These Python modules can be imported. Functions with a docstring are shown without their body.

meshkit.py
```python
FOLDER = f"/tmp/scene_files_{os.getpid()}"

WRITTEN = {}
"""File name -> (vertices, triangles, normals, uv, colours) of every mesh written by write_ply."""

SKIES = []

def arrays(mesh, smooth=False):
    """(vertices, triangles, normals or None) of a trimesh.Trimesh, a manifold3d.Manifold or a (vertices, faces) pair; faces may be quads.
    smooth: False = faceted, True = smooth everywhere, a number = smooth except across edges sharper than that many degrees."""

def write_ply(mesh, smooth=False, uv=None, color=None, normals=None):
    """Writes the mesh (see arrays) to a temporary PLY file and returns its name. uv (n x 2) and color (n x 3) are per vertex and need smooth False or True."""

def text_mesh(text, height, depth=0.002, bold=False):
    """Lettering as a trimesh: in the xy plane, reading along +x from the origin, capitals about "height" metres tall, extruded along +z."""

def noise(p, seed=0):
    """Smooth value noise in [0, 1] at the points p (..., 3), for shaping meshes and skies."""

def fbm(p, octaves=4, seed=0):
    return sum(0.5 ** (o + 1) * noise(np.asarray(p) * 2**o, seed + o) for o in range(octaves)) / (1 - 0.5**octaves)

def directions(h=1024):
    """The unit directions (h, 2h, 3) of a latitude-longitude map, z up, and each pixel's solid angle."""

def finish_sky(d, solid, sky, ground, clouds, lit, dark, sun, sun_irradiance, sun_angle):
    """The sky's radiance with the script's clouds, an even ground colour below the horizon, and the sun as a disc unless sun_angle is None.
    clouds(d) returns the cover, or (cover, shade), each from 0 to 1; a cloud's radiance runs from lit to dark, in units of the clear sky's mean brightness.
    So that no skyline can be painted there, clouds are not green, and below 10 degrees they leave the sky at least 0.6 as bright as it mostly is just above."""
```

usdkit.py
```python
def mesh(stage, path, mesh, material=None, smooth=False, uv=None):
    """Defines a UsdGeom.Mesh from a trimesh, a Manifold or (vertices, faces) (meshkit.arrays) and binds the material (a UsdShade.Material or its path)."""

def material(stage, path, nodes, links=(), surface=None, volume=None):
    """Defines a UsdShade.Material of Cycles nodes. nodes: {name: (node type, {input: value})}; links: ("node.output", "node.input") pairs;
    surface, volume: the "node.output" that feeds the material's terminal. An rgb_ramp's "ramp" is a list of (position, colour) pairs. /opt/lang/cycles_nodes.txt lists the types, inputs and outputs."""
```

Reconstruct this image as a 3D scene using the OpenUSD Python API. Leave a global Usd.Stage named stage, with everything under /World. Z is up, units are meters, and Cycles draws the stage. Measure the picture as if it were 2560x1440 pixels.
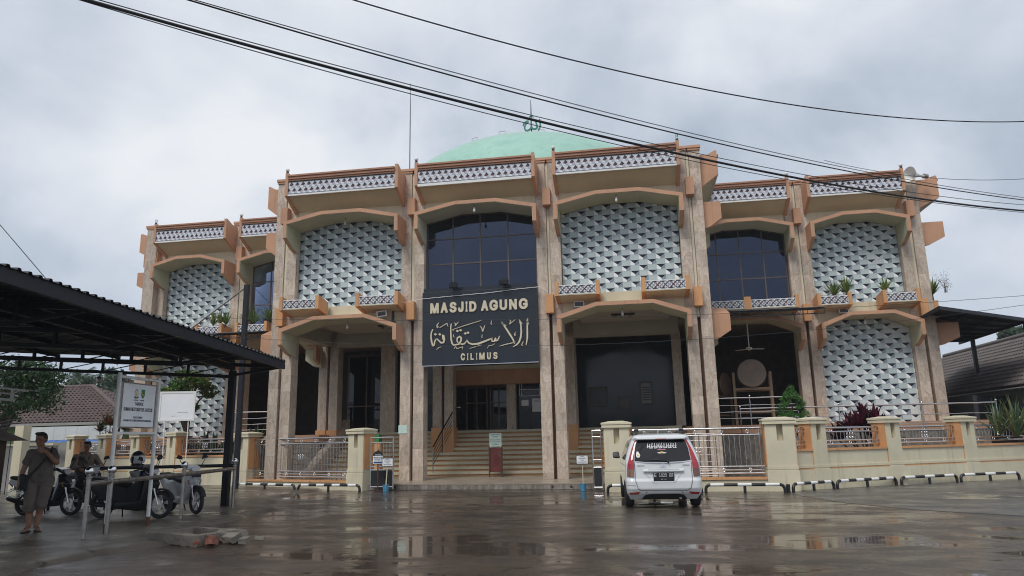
import math, random
import numpy as np, trimesh, manifold3d as m3
from shapely.geometry import Polygon, LineString, box as sbox
from shapely.ops import unary_union
from shapely import affinity
from pxr import Usd, UsdGeom, UsdShade, UsdLux, Gf, Sdf, Vt
import usdkit, meshkit

# ---------------------------------------------------------------- camera, sky, sun, exposure
stage = Usd.Stage.CreateInMemory()
UsdGeom.SetStageUpAxis(stage, UsdGeom.Tokens.z)
UsdGeom.SetStageMetersPerUnit(stage, 1.0)
world = UsdGeom.Xform.Define(stage, '/World')
stage.SetDefaultPrim(world.GetPrim())
UsdGeom.Scope.Define(stage, '/World/Looks')

FPX, PITCH, ROLL, YAW = 1779.81, .2103856, -.02034055, .163261
fwd = np.array([-math.sin(YAW) * math.cos(PITCH), math.cos(YAW) * math.cos(PITCH), math.sin(PITCH)])
r0 = np.array([math.cos(YAW), math.sin(YAW), 0]); u0 = np.cross(r0, fwd)
rgt = math.cos(ROLL) * r0 + math.sin(ROLL) * u0
up = -math.sin(ROLL) * r0 + math.cos(ROLL) * u0
cam = UsdGeom.Camera.Define(stage, '/World/camera')
cam.CreateHorizontalApertureAttr(36.0); cam.CreateVerticalApertureAttr(20.25)
cam.CreateFocalLengthAttr(36.0 * FPX / 2560)
cam.CreateClippingRangeAttr(Gf.Vec2f(.05, 3000))
cam.AddTransformOp().Set(Gf.Matrix4d(*rgt, 0, *up, 0, *(-fwd), 0, 0, 0, 1.55, 1))
cam.CreateExposureAttr(0.30)

SUN_EL, SUN_AZ = math.radians(52), math.radians(200)   # azimuth clockwise from +Y
sky = UsdLux.DomeLight.Define(stage, '/World/sky')
sky.GetPrim().SetCustomDataByKey('kind', 'structure')
sky_mat = usdkit.material(stage, '/World/Looks/overcast_sky', {
    'tc': ('texture_coordinate', {}),
    'sky': ('sky_texture', {'sky_type': 'single_scattering', 'sun_disc': False, 'sun_elevation': SUN_EL, 'sun_rotation': SUN_AZ, 'aerosol_density': 3.0}),
    'sep': ('separate_xyz', {}),
    'zz': ('math', {'math_type': 'maximum', 'value2': 0.0}),
    'za': ('math', {'math_type': 'add', 'value2': 0.62}),
    'dx': ('math', {'math_type': 'divide'}), 'dy': ('math', {'math_type': 'divide'}),
    'cmb': ('combine_xyz', {'z': 3.1}),
    'n1': ('noise_texture', {'scale': 2.6, 'detail': 9.0, 'roughness': .54, 'distortion': .3}),
    'n2': ('noise_texture', {'scale': 1.25, 'detail': 4.0, 'roughness': .5, 'distortion': .2}),
    'm1': ('math', {'math_type': 'multiply', 'value2': .55}),
    'm2': ('math', {'math_type': 'multiply_add', 'value2': .45}),
    'ramp': ('rgb_ramp', {'ramp': [(0.0, (2.8, 3.25, 4.0)), (.40, (3.6, 4.15, 4.95)), (.47, (4.7, 5.2, 5.95)), (.53, (5.9, 6.3, 6.9)), (.60, (7.2, 7.4, 7.7)), (1.0, (8.1, 8.15, 8.2))]}),
    'mx': ('mix', {'fac': .94}),
    'hz': ('map_range', {'range_type': 'smoothstep', 'from_min': 0.0, 'from_max': .36, 'to_min': .80, 'to_max': 0.0, 'clamp': True}),
    'mh': ('mix', {'color2': (3.9, 4.5, 5.5)}),
    'bg': ('background_shader', {'strength': .1}),
}, [('tc.generated', 'sep.vector'), ('sep.z', 'zz.value1'), ('zz.value', 'za.value1'), ('sep.x', 'dx.value1'), ('za.value', 'dx.value2'),
    ('sep.y', 'dy.value1'), ('za.value', 'dy.value2'), ('dx.value', 'cmb.x'), ('dy.value', 'cmb.y'), ('cmb.vector', 'n1.vector'), ('cmb.vector', 'n2.vector'),
    ('n1.fac', 'm1.value1'), ('n2.fac', 'm2.value1'), ('m1.value', 'm2.value3'), ('m2.value', 'ramp.fac'), ('sky.color', 'mx.color1'), ('ramp.color', 'mx.color2'),
    ('sep.z', 'hz.value'), ('hz.result', 'mh.fac'), ('mx.color', 'mh.color1'), ('mh.color', 'bg.color')], surface='bg.background')
UsdShade.MaterialBindingAPI.Apply(sky.GetPrim()).Bind(sky_mat)
sun = UsdLux.DistantLight.Define(stage, '/World/sun')
sun.CreateIntensityAttr(.40); sun.CreateAngleAttr(20.0); sun.CreateNormalizeAttr(True); sun.CreateColorAttr(Gf.Vec3f(1, .97, .92))
sun.AddRotateXYZOp().Set(Gf.Vec3f(90 - math.degrees(SUN_EL), 0, -math.degrees(SUN_AZ) + 180))

# ---------------------------------------------------------------- helpers
rnd = random.Random(7)
_count = {}
def numbered(path):
    n = _count.get(path, 0); _count[path] = n + 1
    return path if n == 0 else f'{path}_{n:03d}'

class MB:
    """collects triangles (and a colour per corner) for ONE mesh"""
    def __init__(s): s.v, s.f, s.c, s.n = [], [], [], 0
    def add(s, v, f, c=None):
        v = np.asarray(v, float); f = np.asarray(f, int)
        if f.shape[1] == 4: f = np.vstack([f[:, [0, 1, 2]], f[:, [0, 2, 3]]])
        s.v.append(v); s.f.append(f + s.n); s.n += len(v)
        s.c.append(np.tile(np.asarray(c if c is not None else (1, 1, 1), float), (len(v), 1))); return s
    def tm(s, t, c=None): return s.add(t.vertices, t.faces, c)
    def mf(s, m, c=None):
        q = m.to_mesh(); return s.add(q.vert_properties[:, :3], q.tri_verts, c)
    def box(s, a, b, c=None):
        x0, y0, z0 = a; x1, y1, z1 = b
        v = [(x, y, z) for z in (z0, z1) for x, y in ((x0, y0), (x1, y0), (x1, y1), (x0, y1))]
        return s.add(v, [(3, 2, 1, 0), (4, 5, 6, 7), (0, 1, 5, 4), (1, 2, 6, 5), (2, 3, 7, 6), (3, 0, 4, 7)], c)
    def bar(s, p, q, w, h=None, c=None, upv=(0, 0, 1)):
        h = h or w; p, q = np.array(p, float), np.array(q, float); d = q - p; d /= np.linalg.norm(d)
        u = np.array(upv, float)
        if abs(d @ u) > .98: u = np.array([1., 0, 0])
        a = np.cross(d, u); a /= np.linalg.norm(a); b = np.cross(a, d)
        v = [e + a * i * w / 2 + b * j * h / 2 for e in (p, q) for i, j in ((-1, -1), (1, -1), (1, 1), (-1, 1))]
        return s.add(v, [(0, 1, 2, 3), (7, 6, 5, 4), (0, 4, 5, 1), (1, 5, 6, 2), (2, 6, 7, 3), (3, 7, 4, 0)], c)
    def tube(s, pts, r, n=8, c=None, cap=True):
        pts = np.array(pts, float); k = len(pts); rr = np.broadcast_to(r, k)
        t = np.gradient(pts, axis=0); t /= np.linalg.norm(t, axis=1)[:, None]
        u = np.array([0, 0, 1.]) if abs(t[0, 2]) < .95 else np.array([1., 0, 0])
        V = []
        for i in range(k):
            a = np.cross(t[i], u); a /= np.linalg.norm(a); b = np.cross(a, t[i]); u = b
            an = np.arange(n) * 2 * math.pi / n
            V.append(pts[i] + rr[i] * (np.cos(an)[:, None] * a + np.sin(an)[:, None] * b))
        V = np.vstack(V); F = []
        for i in range(k - 1):
            for j in range(n):
                F.append((i * n + j, i * n + (j + 1) % n, (i + 1) * n + (j + 1) % n, (i + 1) * n + j))
        F = np.array(F); F = np.vstack([F[:, [0, 1, 2]], F[:, [0, 2, 3]]])
        if cap:
            e = [(0, j + 1, j) for j in range(1, n - 1)] + [((k - 1) * n, (k - 1) * n + j, (k - 1) * n + j + 1) for j in range(1, n - 1)]
            F = np.vstack([F, e])
        return s.add(V, F, c)
    def sph(s, p, r, c=None, sub=2):
        t = trimesh.creation.icosphere(subdivisions=sub); return s.add(t.vertices * np.broadcast_to(r, 3) + np.array(p), t.faces, c)
    def lathe(s, prof, n=24, at=(0, 0, 0), c=None):
        prof = np.array(prof, float); an = np.arange(n) * 2 * math.pi / n
        V = np.vstack([np.c_[r * np.cos(an), r * np.sin(an), np.full(n, z)] for r, z in prof]) + np.array(at)
        F = [(i * n + j, i * n + (j + 1) % n, (i + 1) * n + (j + 1) % n, (i + 1) * n + j) for i in range(len(prof) - 1) for j in range(n)]
        return s.add(V, F, c)
    def prism(s, poly, fn, a, b, c=None):
        """polygon (shapely or points) in a plane, extruded from a to b; fn(p, q, e) gives the point"""
        poly = poly if hasattr(poly, 'geom_type') else Polygon(poly)
        for g in getattr(poly, 'geoms', [poly]):
            if g.is_empty or g.geom_type != 'Polygon' or g.area < 1e-7: continue
            t = trimesh.creation.extrude_polygon(g, 1.0, engine='earcut')
            v = np.array([fn(x, y, a + (b - a) * z) for x, y, z in t.vertices]); s.add(v, t.faces, c)
        return s
    def flat(s, poly, fn, c=None):
        poly = poly if hasattr(poly, 'geom_type') else Polygon(poly)
        for g in getattr(poly, 'geoms', [poly]):
            if g.is_empty or g.geom_type != 'Polygon' or g.area < 1e-7: continue
            v, f = trimesh.creation.triangulate_polygon(g, engine='earcut')
            s.add(np.array([fn(x, y) for x, y in v]), f, c)
        return s
    def build(s, name, mat, parent='/World', smooth=False, color=False):
        if not s.v: return None
        v, f, c = np.vstack(s.v), np.vstack(s.f), np.vstack(s.c)
        par = parent if isinstance(parent, str) else str(parent.GetPath())
        path = numbered(par + '/' + name)
        m = usdkit.mesh(stage, path, (v, f), mat, smooth=False if color else smooth)
        if color:
            UsdGeom.PrimvarsAPI(m).CreatePrimvar('tint', Sdf.ValueTypeNames.Color3fArray, 'vertex').Set(Vt.Vec3fArray.FromNumpy(c.astype(np.float32)))
        return m.GetPrim()

def tag(p, label=None, cat=None, group=None, kind=None):
    for k, v in (('label', label), ('category', cat), ('group', group), ('kind', kind)):
        if v: p.SetCustomDataByKey(k, v)
    return p
def thing(name, label, cat, loc=(0, 0, 0), rz=0, group=None, parent='/World', ry=0, sc=1):
    x = UsdGeom.Xform.Define(stage, numbered(parent + '/' + name))
    x.AddTranslateOp().Set(Gf.Vec3d(*map(float, loc)))
    if rz: x.AddRotateZOp().Set(float(rz))
    if ry: x.AddRotateYOp().Set(float(ry))
    if sc != 1: x.AddScaleOp().Set(Gf.Vec3f(sc, sc, sc))
    return tag(x.GetPrim(), label, cat, group)
def copy_of(src, name, label, loc, rz=0, group=None, ry=0, sc=1):
    d = src.GetCustomData()
    p = thing(name, label or d['label'], d['category'], loc, rz, group or d.get('group'), ry=ry, sc=sc)
    p.GetReferences().AddInternalReference(src.GetPath()); p.SetInstanceable(True)
    return p
def struct(m, name, mat, smooth=False): return tag(m.build(name, mat, smooth=smooth), kind='structure')

# ---------------------------------------------------------------- materials
MT = {}
def C(*a): return tuple(a)
def mat(name, col, rough=.55, var=.16, sc=1.3, streak=0., dirt=(.06, .05, .04), metal=0., bump=0., bsc=30., coat=0., spec=.5, tint=False, dirtsc=1.0, ts=.55):
    lo = tuple(x * (1 - var) for x in col); hi = tuple(min(1, x * (1 + var * .7)) for x in col)
    nd = {'g': ('geometry', {}), 'n': ('noise_texture', {'scale': sc, 'detail': 6.0, 'roughness': .62}),
          'r': ('rgb_ramp', {'ramp': [(.3, lo), (.7, hi)]}),
          'p': ('principled_bsdf', {'metallic': metal, 'coat_weight': coat, 'specular_ior_level': spec}),
          'rr': ('map_range', {'from_min': .3, 'from_max': .7, 'to_min': max(.02, rough * .82), 'to_max': min(1, rough * 1.15)})}
    ln = [('g.position', 'n.vector'), ('n.fac', 'r.fac'), ('n.fac', 'rr.value'), ('rr.result', 'p.roughness')]
    out = 'r.color'
    if tint:
        nd['at'] = ('attribute', {'attribute': 'tint'}); nd['mt'] = ('mix', {'mix_type': 'multiply', 'fac': 1.0})
        ln += [('at.color', 'mt.color1'), (out, 'mt.color2')]; out = 'mt.color'
    if streak:
        nd['mp'] = ('mapping', {'scale': (5.0 * dirtsc, 5.0 * dirtsc, .35 * dirtsc)}); nd['n2'] = ('noise_texture', {'scale': 1.0, 'detail': 5.0, 'roughness': .65})
        nd['r2'] = ('map_range', {'from_min': ts, 'from_max': ts + .22, 'to_min': 0.0, 'to_max': streak, 'clamp': True}); nd['mx'] = ('mix', {'color2': dirt})
        ln += [('g.position', 'mp.vector'), ('mp.vector', 'n2.vector'), ('n2.fac', 'r2.value'), ('r2.result', 'mx.fac'), (out, 'mx.color1')]; out = 'mx.color'
    if bump:
        nd['n3'] = ('noise_texture', {'scale': bsc, 'detail': 4.0, 'roughness': .6}); nd['b'] = ('bump', {'strength': bump, 'distance': .01})
        ln += [('g.position', 'n3.vector'), ('n3.fac', 'b.height'), ('b.normal', 'p.normal')]
    ln.append((out, 'p.base_color'))
    MT[name] = usdkit.material(stage, '/World/Looks/' + name, nd, ln, surface='p.BSDF')
    return MT[name]

mat('cream_paint', (.61, .555, .405), .6, .12, .8, streak=.5, dirt=(.29, .25, .18), bump=.15, bsc=12)
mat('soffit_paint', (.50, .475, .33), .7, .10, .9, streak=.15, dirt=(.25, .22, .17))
mat('salmon_paint', (.50, .275, .165), .6, .16, .9, streak=.55, dirt=(.24, .13, .085), bump=.12, bsc=14)
mat('orange_paint', (.58, .30, .135), .55, .16, .9, streak=.55, dirt=(.27, .13, .07))
mat('brown_coping', (.38, .18, .105), .5, .15, 1.2, streak=.35, dirt=(.10, .06, .045))
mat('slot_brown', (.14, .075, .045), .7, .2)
mat('white_trim', (.72, .72, .70), .5, .06, streak=.2, dirt=(.35, .33, .3))
mat('grout', (.16, .17, .17), .8)
mat('tile_print', (1, 1, 1), .42, .08, 1.2, spec=.35, streak=.22, dirt=(.33, .36, .37), tint=True, ts=.62)
mat('print', (1, 1, 1), .4, .05, 3.0, tint=True)
mat('matte_print', (1, 1, 1), .6, .10, 5.0, tint=True)
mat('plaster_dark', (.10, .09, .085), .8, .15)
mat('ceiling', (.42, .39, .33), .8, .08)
mat('black_board', (.02, .02, .022), .35)
mat('steel', (.62, .60, .60), .2, .08, 6, metal=1.0)
mat('dull_steel', (.38, .36, .34), .35, .2, 6, metal=1.0)
mat('black_metal', (.012, .014, .02), .5, .25, 3, spec=.3, streak=.2, dirt=(.06, .045, .04))
mat('black_paint', (.015, .015, .017), .35, .3, 8, streak=.2, dirt=(.08, .07, .06), dirtsc=3)
mat('white_paint', (.74, .74, .72), .45, .08, 5, streak=.35, dirt=(.25, .2, .15), dirtsc=2.5)
mat('dome_paint', (.31, .52, .425), .45, .12, .5, streak=.5, dirt=(.17, .38, .30), dirtsc=.4, ts=.5)
mat('green_paint', (.02, .19, .13), .4, .15)
mat('gold_letter', (.64, .56, .41), .35, .08, 6)
mat('rubber', (.016, .016, .018), .6, .2, 20)
mat('chrome', (.8, .8, .82), .08, .02, metal=1.0)
mat('dark_wood', (.06, .035, .025), .5, .2, 6)
mat('red_wood', (.14, .028, .025), .4, .15, 6)
mat('brick_red', (.20, .075, .05), .75, .3, 8)

# polished black granite slabs
MT['granite'] = usdkit.material(stage, '/World/Looks/granite', {
    'g': ('geometry', {}), 'n': ('noise_texture', {'scale': 60.0, 'detail': 3.0}), 'n2': ('noise_texture', {'scale': .8, 'detail': 4.0}),
    'r': ('rgb_ramp', {'ramp': [(.35, (.012, .015, .022)), (.7, (.030, .036, .048))]}),
    'rr': ('map_range', {'from_min': .35, 'from_max': .65, 'to_min': .06, 'to_max': .16}),
    'p': ('principled_bsdf', {'specular_ior_level': .38})},
    [('g.position', 'n.vector'), ('g.position', 'n2.vector'), ('n.fac', 'r.fac'), ('r.color', 'p.base_color'), ('n2.fac', 'rr.value'), ('rr.result', 'p.roughness')], surface='p.BSDF')
# grey-brown stone veneer of the columns, each piece a shade of its own
def stone(name, a, b, c, rough=.42):
    MT[name] = usdkit.material(stage, '/World/Looks/' + name, {
        'g': ('geometry', {}), 'oi': ('object_info', {}), 'ra': ('math', {'math_type': 'multiply', 'value2': 37.0}),
        'cx': ('combine_xyz', {}), 'ad': ('vector_math', {'math_type': 'add'}), 'mp': ('mapping', {'scale': (3.2, 3.2, 1.1)}),
        'n': ('noise_texture', {'scale': 1.5, 'detail': 8.0, 'roughness': .68, 'distortion': 1.6}),
        'n2': ('noise_texture', {'scale': 16.0, 'detail': 4.0, 'roughness': .7}),
        'r': ('rgb_ramp', {'ramp': [(.28, a), (.48, b), (.60, c), (.72, b)]}),
        'hv': ('map_range', {'from_min': .0, 'from_max': 1.0, 'to_min': .82, 'to_max': 1.12}),
        'mv': ('hsv', {}), 'm2': ('mix', {'mix_type': 'multiply', 'fac': .45}),
        'mps': ('mapping', {'scale': (5.0, 5.0, .3)}), 'n4': ('noise_texture', {'scale': 1.0, 'detail': 5.0, 'roughness': .65}),
        'r4': ('map_range', {'from_min': .56, 'from_max': .8, 'to_min': 0.0, 'to_max': .35, 'clamp': True}), 'mx4': ('mix', {'color2': (.12, .10, .085)}),
        'r2': ('rgb_ramp', {'ramp': [(.3, (.55, .55, .55)), (.65, (1.1, 1.1, 1.1))]}),
        'p': ('principled_bsdf', {'roughness': rough})},
        [('oi.random', 'ra.value1'), ('ra.value', 'cx.x'), ('ra.value', 'cx.z'), ('g.position', 'ad.vector1'), ('cx.vector', 'ad.vector2'), ('ad.vector', 'mp.vector'), ('mp.vector', 'n.vector'),
         ('g.position', 'n2.vector'), ('n.fac', 'r.fac'), ('r.color', 'mv.color'), ('oi.random', 'hv.value'), ('hv.result', 'mv.value'), ('mv.color', 'm2.color1'), ('n2.fac', 'r2.fac'), ('r2.color', 'm2.color2'),
         ('g.position', 'mps.vector'), ('mps.vector', 'n4.vector'), ('n4.fac', 'r4.value'), ('r4.result', 'mx4.fac'), ('m2.color', 'mx4.color1'),
         ('mx4.color', 'p.base_color')], surface='p.BSDF')
stone('column_stone', (.345, .26, .195), (.51, .41, .325), (.61, .515, .425))
stone('kerb_stone', (.12, .10, .085), (.21, .18, .15), (.33, .29, .25))
# window glass: dark tinted, lets light through and mirrors the sky
def glass(name, tr, rough=.02, k=(1., 1., 1.), ior=1.52):
    MT[name] = usdkit.material(stage, '/World/Looks/' + name, {
        't': ('transparent_bsdf', {'color': tr}), 'gl': ('glossy_bsdf', {'color': k, 'roughness': rough}), 'fr': ('fresnel', {'IOR': ior}),
        'm': ('mix_closure', {})}, [('fr.fac', 'm.fac'), ('t.BSDF', 'm.closure1'), ('gl.BSDF', 'm.closure2')], surface='m.closure')
glass('dark_glass', (.16, .19, .27), .02, (.50, .60, .86), 1.9); glass('clear_glass', (.85, .88, .88)); glass('tinted_glass', (.10, .11, .13))

# wet ground: asphalt with a film of water and puddles
def wet(name, a, b, film, th, brown=(.045, .034, .026)):
    MT[name] = usdkit.material(stage, '/World/Looks/' + name, {
        'g': ('geometry', {}), 'na': ('noise_texture', {'scale': .35, 'detail': 7.0, 'roughness': .62, 'distortion': .5}),
        'nb': ('noise_texture', {'scale': 1.5, 'detail': 6.0, 'roughness': .65, 'distortion': .3}), 'nf': ('noise_texture', {'scale': 70.0, 'detail': 3.0, 'roughness': .6}),
        'mp': ('mapping', {'scale': (.55, 1.0, 1.0), 'rotation': (0, 0, .3)}),
        'w': ('math', {'math_type': 'multiply_add', 'value2': .35}), 'wa': ('math', {'math_type': 'multiply', 'value2': .65}),
        'pm': ('map_range', {'range_type': 'smoothstep', 'from_min': th, 'from_max': th + .09, 'to_min': 0.0, 'to_max': 1.0, 'clamp': True}),
        'col': ('rgb_ramp', {'ramp': [(.3, a), (.7, b)]}), 'ag': ('rgb_ramp', {'ramp': [(.35, (.55, .55, .55)), (.68, (1.35, 1.35, 1.35))]}), 'mc': ('mix', {'mix_type': 'multiply', 'fac': .8}),
        'mw': ('mix', {'color2': brown}),
        'ro': ('map_range', {'from_min': .35, 'from_max': .62, 'to_min': film * 1.35, 'to_max': film * .7, 'clamp': True}),
        'rm': ('mix_float', {'b': .03}), 'inv': ('math', {'math_type': 'subtract', 'value1': 1.0}),
        'hb': ('math', {'math_type': 'multiply'}), 'b': ('bump', {'strength': .8, 'distance': .006}),
        'nr': ('noise_texture', {'scale': 9.0, 'detail': 2.0}), 'b2': ('bump', {'strength': .06, 'distance': .01}),
        'vo': ('voronoi_texture', {'feature': 'distance_to_edge', 'scale': .30}), 'nc': ('noise_texture', {'scale': 1.3, 'detail': 4.0}), 'va': ('vector_math', {'math_type': 'multiply_add', 'vector2': (.9, .9, .9)}),
        'cr': ('map_range', {'from_min': .002, 'from_max': .0075, 'to_min': .75, 'to_max': 0.0, 'clamp': True}), 'mk': ('mix', {'color2': (.012, .010, .009)}),
        'p': ('principled_bsdf', {'specular_ior_level': .5})},
        [('g.position', 'nc.vector'), ('nc.color', 'va.vector1'), ('g.position', 'va.vector3'), ('va.vector', 'vo.vector'), ('vo.distance', 'cr.value'), ('cr.result', 'mk.fac'), ('mw.color', 'mk.color1'), ('g.position', 'mp.vector'), ('mp.vector', 'na.vector'), ('mp.vector', 'nb.vector'), ('g.position', 'nf.vector'), ('g.position', 'nr.vector'), ('na.fac', 'wa.value1'), ('nb.fac', 'w.value1'), ('wa.value', 'w.value3'),
         ('w.value', 'pm.value'), ('nb.fac', 'col.fac'), ('nf.fac', 'ag.fac'), ('col.color', 'mc.color1'), ('ag.color', 'mc.color2'), ('mc.color', 'mw.color1'), ('pm.result', 'mw.fac'), ('mk.color', 'p.base_color'),
         ('nb.fac', 'ro.value'), ('ro.result', 'rm.a'), ('pm.result', 'rm.fac'), ('rm.result', 'p.roughness'), ('pm.result', 'inv.value2'), ('inv.value', 'hb.value1'), ('nf.fac', 'hb.value2'), ('hb.value', 'b.height'),
         ('nr.fac', 'b2.height'), ('b.normal', 'b2.normal'), ('b2.normal', 'p.normal')], surface='p.BSDF')
wet('wet_asphalt', (.027, .020, .015), (.080, .063, .050), .23, .475)
wet('wet_concrete', (.070, .057, .044), (.18, .152, .12), .34, .52, (.06, .048, .036))

# ---------------------------------------------------------------- ground
def height(x, y):
    """the yard: flat asphalt, the concrete parking on the left a little higher"""
    e = -8.6 + .25 * math.sin(y * .9) + .12 * math.sin(y * 2.3)      # edge of the concrete
    t = min(1, max(0, (e - x) / .5)); t = t * t * (3 - 2 * t)
    return .07 * t
g = MB()
xs = np.r_[-900, -300, -120, -60, np.arange(-30, 20.1, .5), 40, 90, 300, 900]; ys = np.r_[-300, -60, -20, np.arange(-6, 32.1, .5), 45, 80, 160, 400, 1200]
V = [(x, y, .012 * (meshkit.fbm(np.array([x * .4, y * .4, 0]), 3, 5) - .5) * min(1, max(0, (3.2 - x) / 2)) if -30 < x < 20 and -6 < y < 21 else 0) for y in ys for x in xs]
nx = len(xs)
g.add(V, [(j * nx + i, j * nx + i + 1, (j + 1) * nx + i + 1, (j + 1) * nx + i) for j in range(len(ys) - 1) for i in range(nx - 1)])
struct(g, 'wet_asphalt_yard', MT['wet_asphalt'], smooth=True)
g = MB(); xs = np.r_[np.arange(-34, -12, 1.0), np.arange(-12, -6.4, .1)]; ys = np.arange(3.0, 30, .25); nx = len(xs); V = []
for y in ys:
    for x in xs:
        edge = -8.1 + .35 * math.sin(y * .8 + 1) + .15 * math.sin(y * 2.7) + (1.1 if 10 < y < 12.8 else 0) * math.sin((y - 10) / 2.8 * math.pi) - max(0, (y - 13.5)) * .28 + max(0, 9 - y) * .05
        t = min(1, max(0, (edge - x) / .35)); V.append((x, y, -.03 + .095 * (t * t * (3 - 2 * t)) + .014 * (meshkit.fbm(np.array([x * .8, y * .8, 3.3]), 3, 9) - .5)))
g.add(V, [(j * nx + i, j * nx + i + 1, (j + 1) * nx + i + 1, (j + 1) * nx + i) for j in range(len(ys) - 1) for i in range(nx - 1)])
struct(g, 'parking_concrete', MT['wet_concrete'], smooth=True)
wet('wet_apron', (.060, .055, .050), (.14, .13, .12), .32, .535, (.05, .042, .036))
g = MB(); AP = Polygon([(4.0, 20.6), (4.3, 19.2), (4.6, 17.9), (5.6, 16.2), (7.2, 14.8), (9.5, 13.6), (14, 12.5), (30, 12), (30, 33), (13.3, 26.5), (4.7, 21.7)])
v, f = trimesh.creation.triangulate_polygon(AP, engine='earcut'); v, f = trimesh.remesh.subdivide_to_size(np.c_[v, np.zeros(len(v))], f, .6, max_iter=12)
g.add(np.c_[v[:, :2], np.full(len(v), .004)], f); struct(g, 'wet_apron', MT['wet_apron'], smooth=True)

# ---------------------------------------------------------------- the mosque
mosque = thing('mosque_building', 'two-storey salmon and cream mosque with geometric tile panels and a green dome', 'mosque')
MP = str(mosque.GetPath())
def part(name): return UsdGeom.Xform.Define(stage, numbered(MP + '/' + name)).GetPrim()
class Frame:
    def __init__(s, o, ex, ey): s.o, s.ex, s.ey = map(lambda a: np.array(a, float), (o, ex, ey))
    def __call__(s, u, v, z): return s.o + s.ex * u + s.ey * v + np.array([0, 0, z])
def arch_pts(w, top, lo_in, a, b, ins=0.0):
    return [(0, lo_in), (a * w, top), (b * w, top), (w, lo_in)]
UP = dict(ti=10.10, li=9.80, to=10.235, lo=9.91, leg=9.27, legk=8.97, legb=8.88, a=.33, b=.68)
LO = dict(ti=6.04, li=5.64, to=6.175, lo=5.76, leg=5.17, legk=4.90, legb=4.82, a=.295, b=.74)
def hood(F, w, S, depth=.28):
    """arched concrete hood standing 0.92 m proud: salmon body, cream lining"""
    ins = [(-.0, S['li']), (S['a'] * w, S['ti']), (S['b'] * w, S['ti']), (w, S['li'])]
    out = [(-.13, S['lo']), (S['a'] * w - .03, S['to']), (S['b'] * w + .03, S['to']), (w + .13, S['lo'])]
    m = MB()
    m.prism(ins + [(w + .13, S['li'])] + out[::-1] + [(-.13, S['li'])], lambda p, q, e: F(p, e, q), -.92, -.003)
    inner = ins + [(x, z + .12) for x, z in ins[::-1]]
    m.prism(inner, lambda p, q, e: F(p, e, q), -.003, depth)
    for ua, ub in ((-.13, 0.0), (w, w + .13)):
        m.prism([(-.92, S['leg']), (-.92, S['li'] + .0005), (-.003, S['li'] + .0005), (-.003, S['legb'] + .02), (-.32, S['legk'])], lambda p, q, e: F(e, p, q), ua, ub)
    h = m.build('arch_hood', MT['salmon_paint'], MP)
    m = MB(); t = .014
    for i in range(3):
        a, b = ins[i], ins[i + 1]
        m.prism([(a[0], a[1] - .004), (b[0], b[1] - .004), (b[0], b[1] - t), (a[0], a[1] - t)], lambda p, q, e: F(p, e, q), -.90, depth)
    for ua, ub in ((.004, .018), (w - .018, w - .004)):
        m.prism([(-.90, S['leg'] + .02), (-.90, S['li'] - .01), (depth, S['li'] - .01), (depth, S['legb']), (-.32, S['legk'] + .02)], lambda p, q, e: F(e, p, q), ua, ub)
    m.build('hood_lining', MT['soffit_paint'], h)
    return ins, out
MAROON, INK = (.10, .035, .035), (.02, .022, .03)
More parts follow.
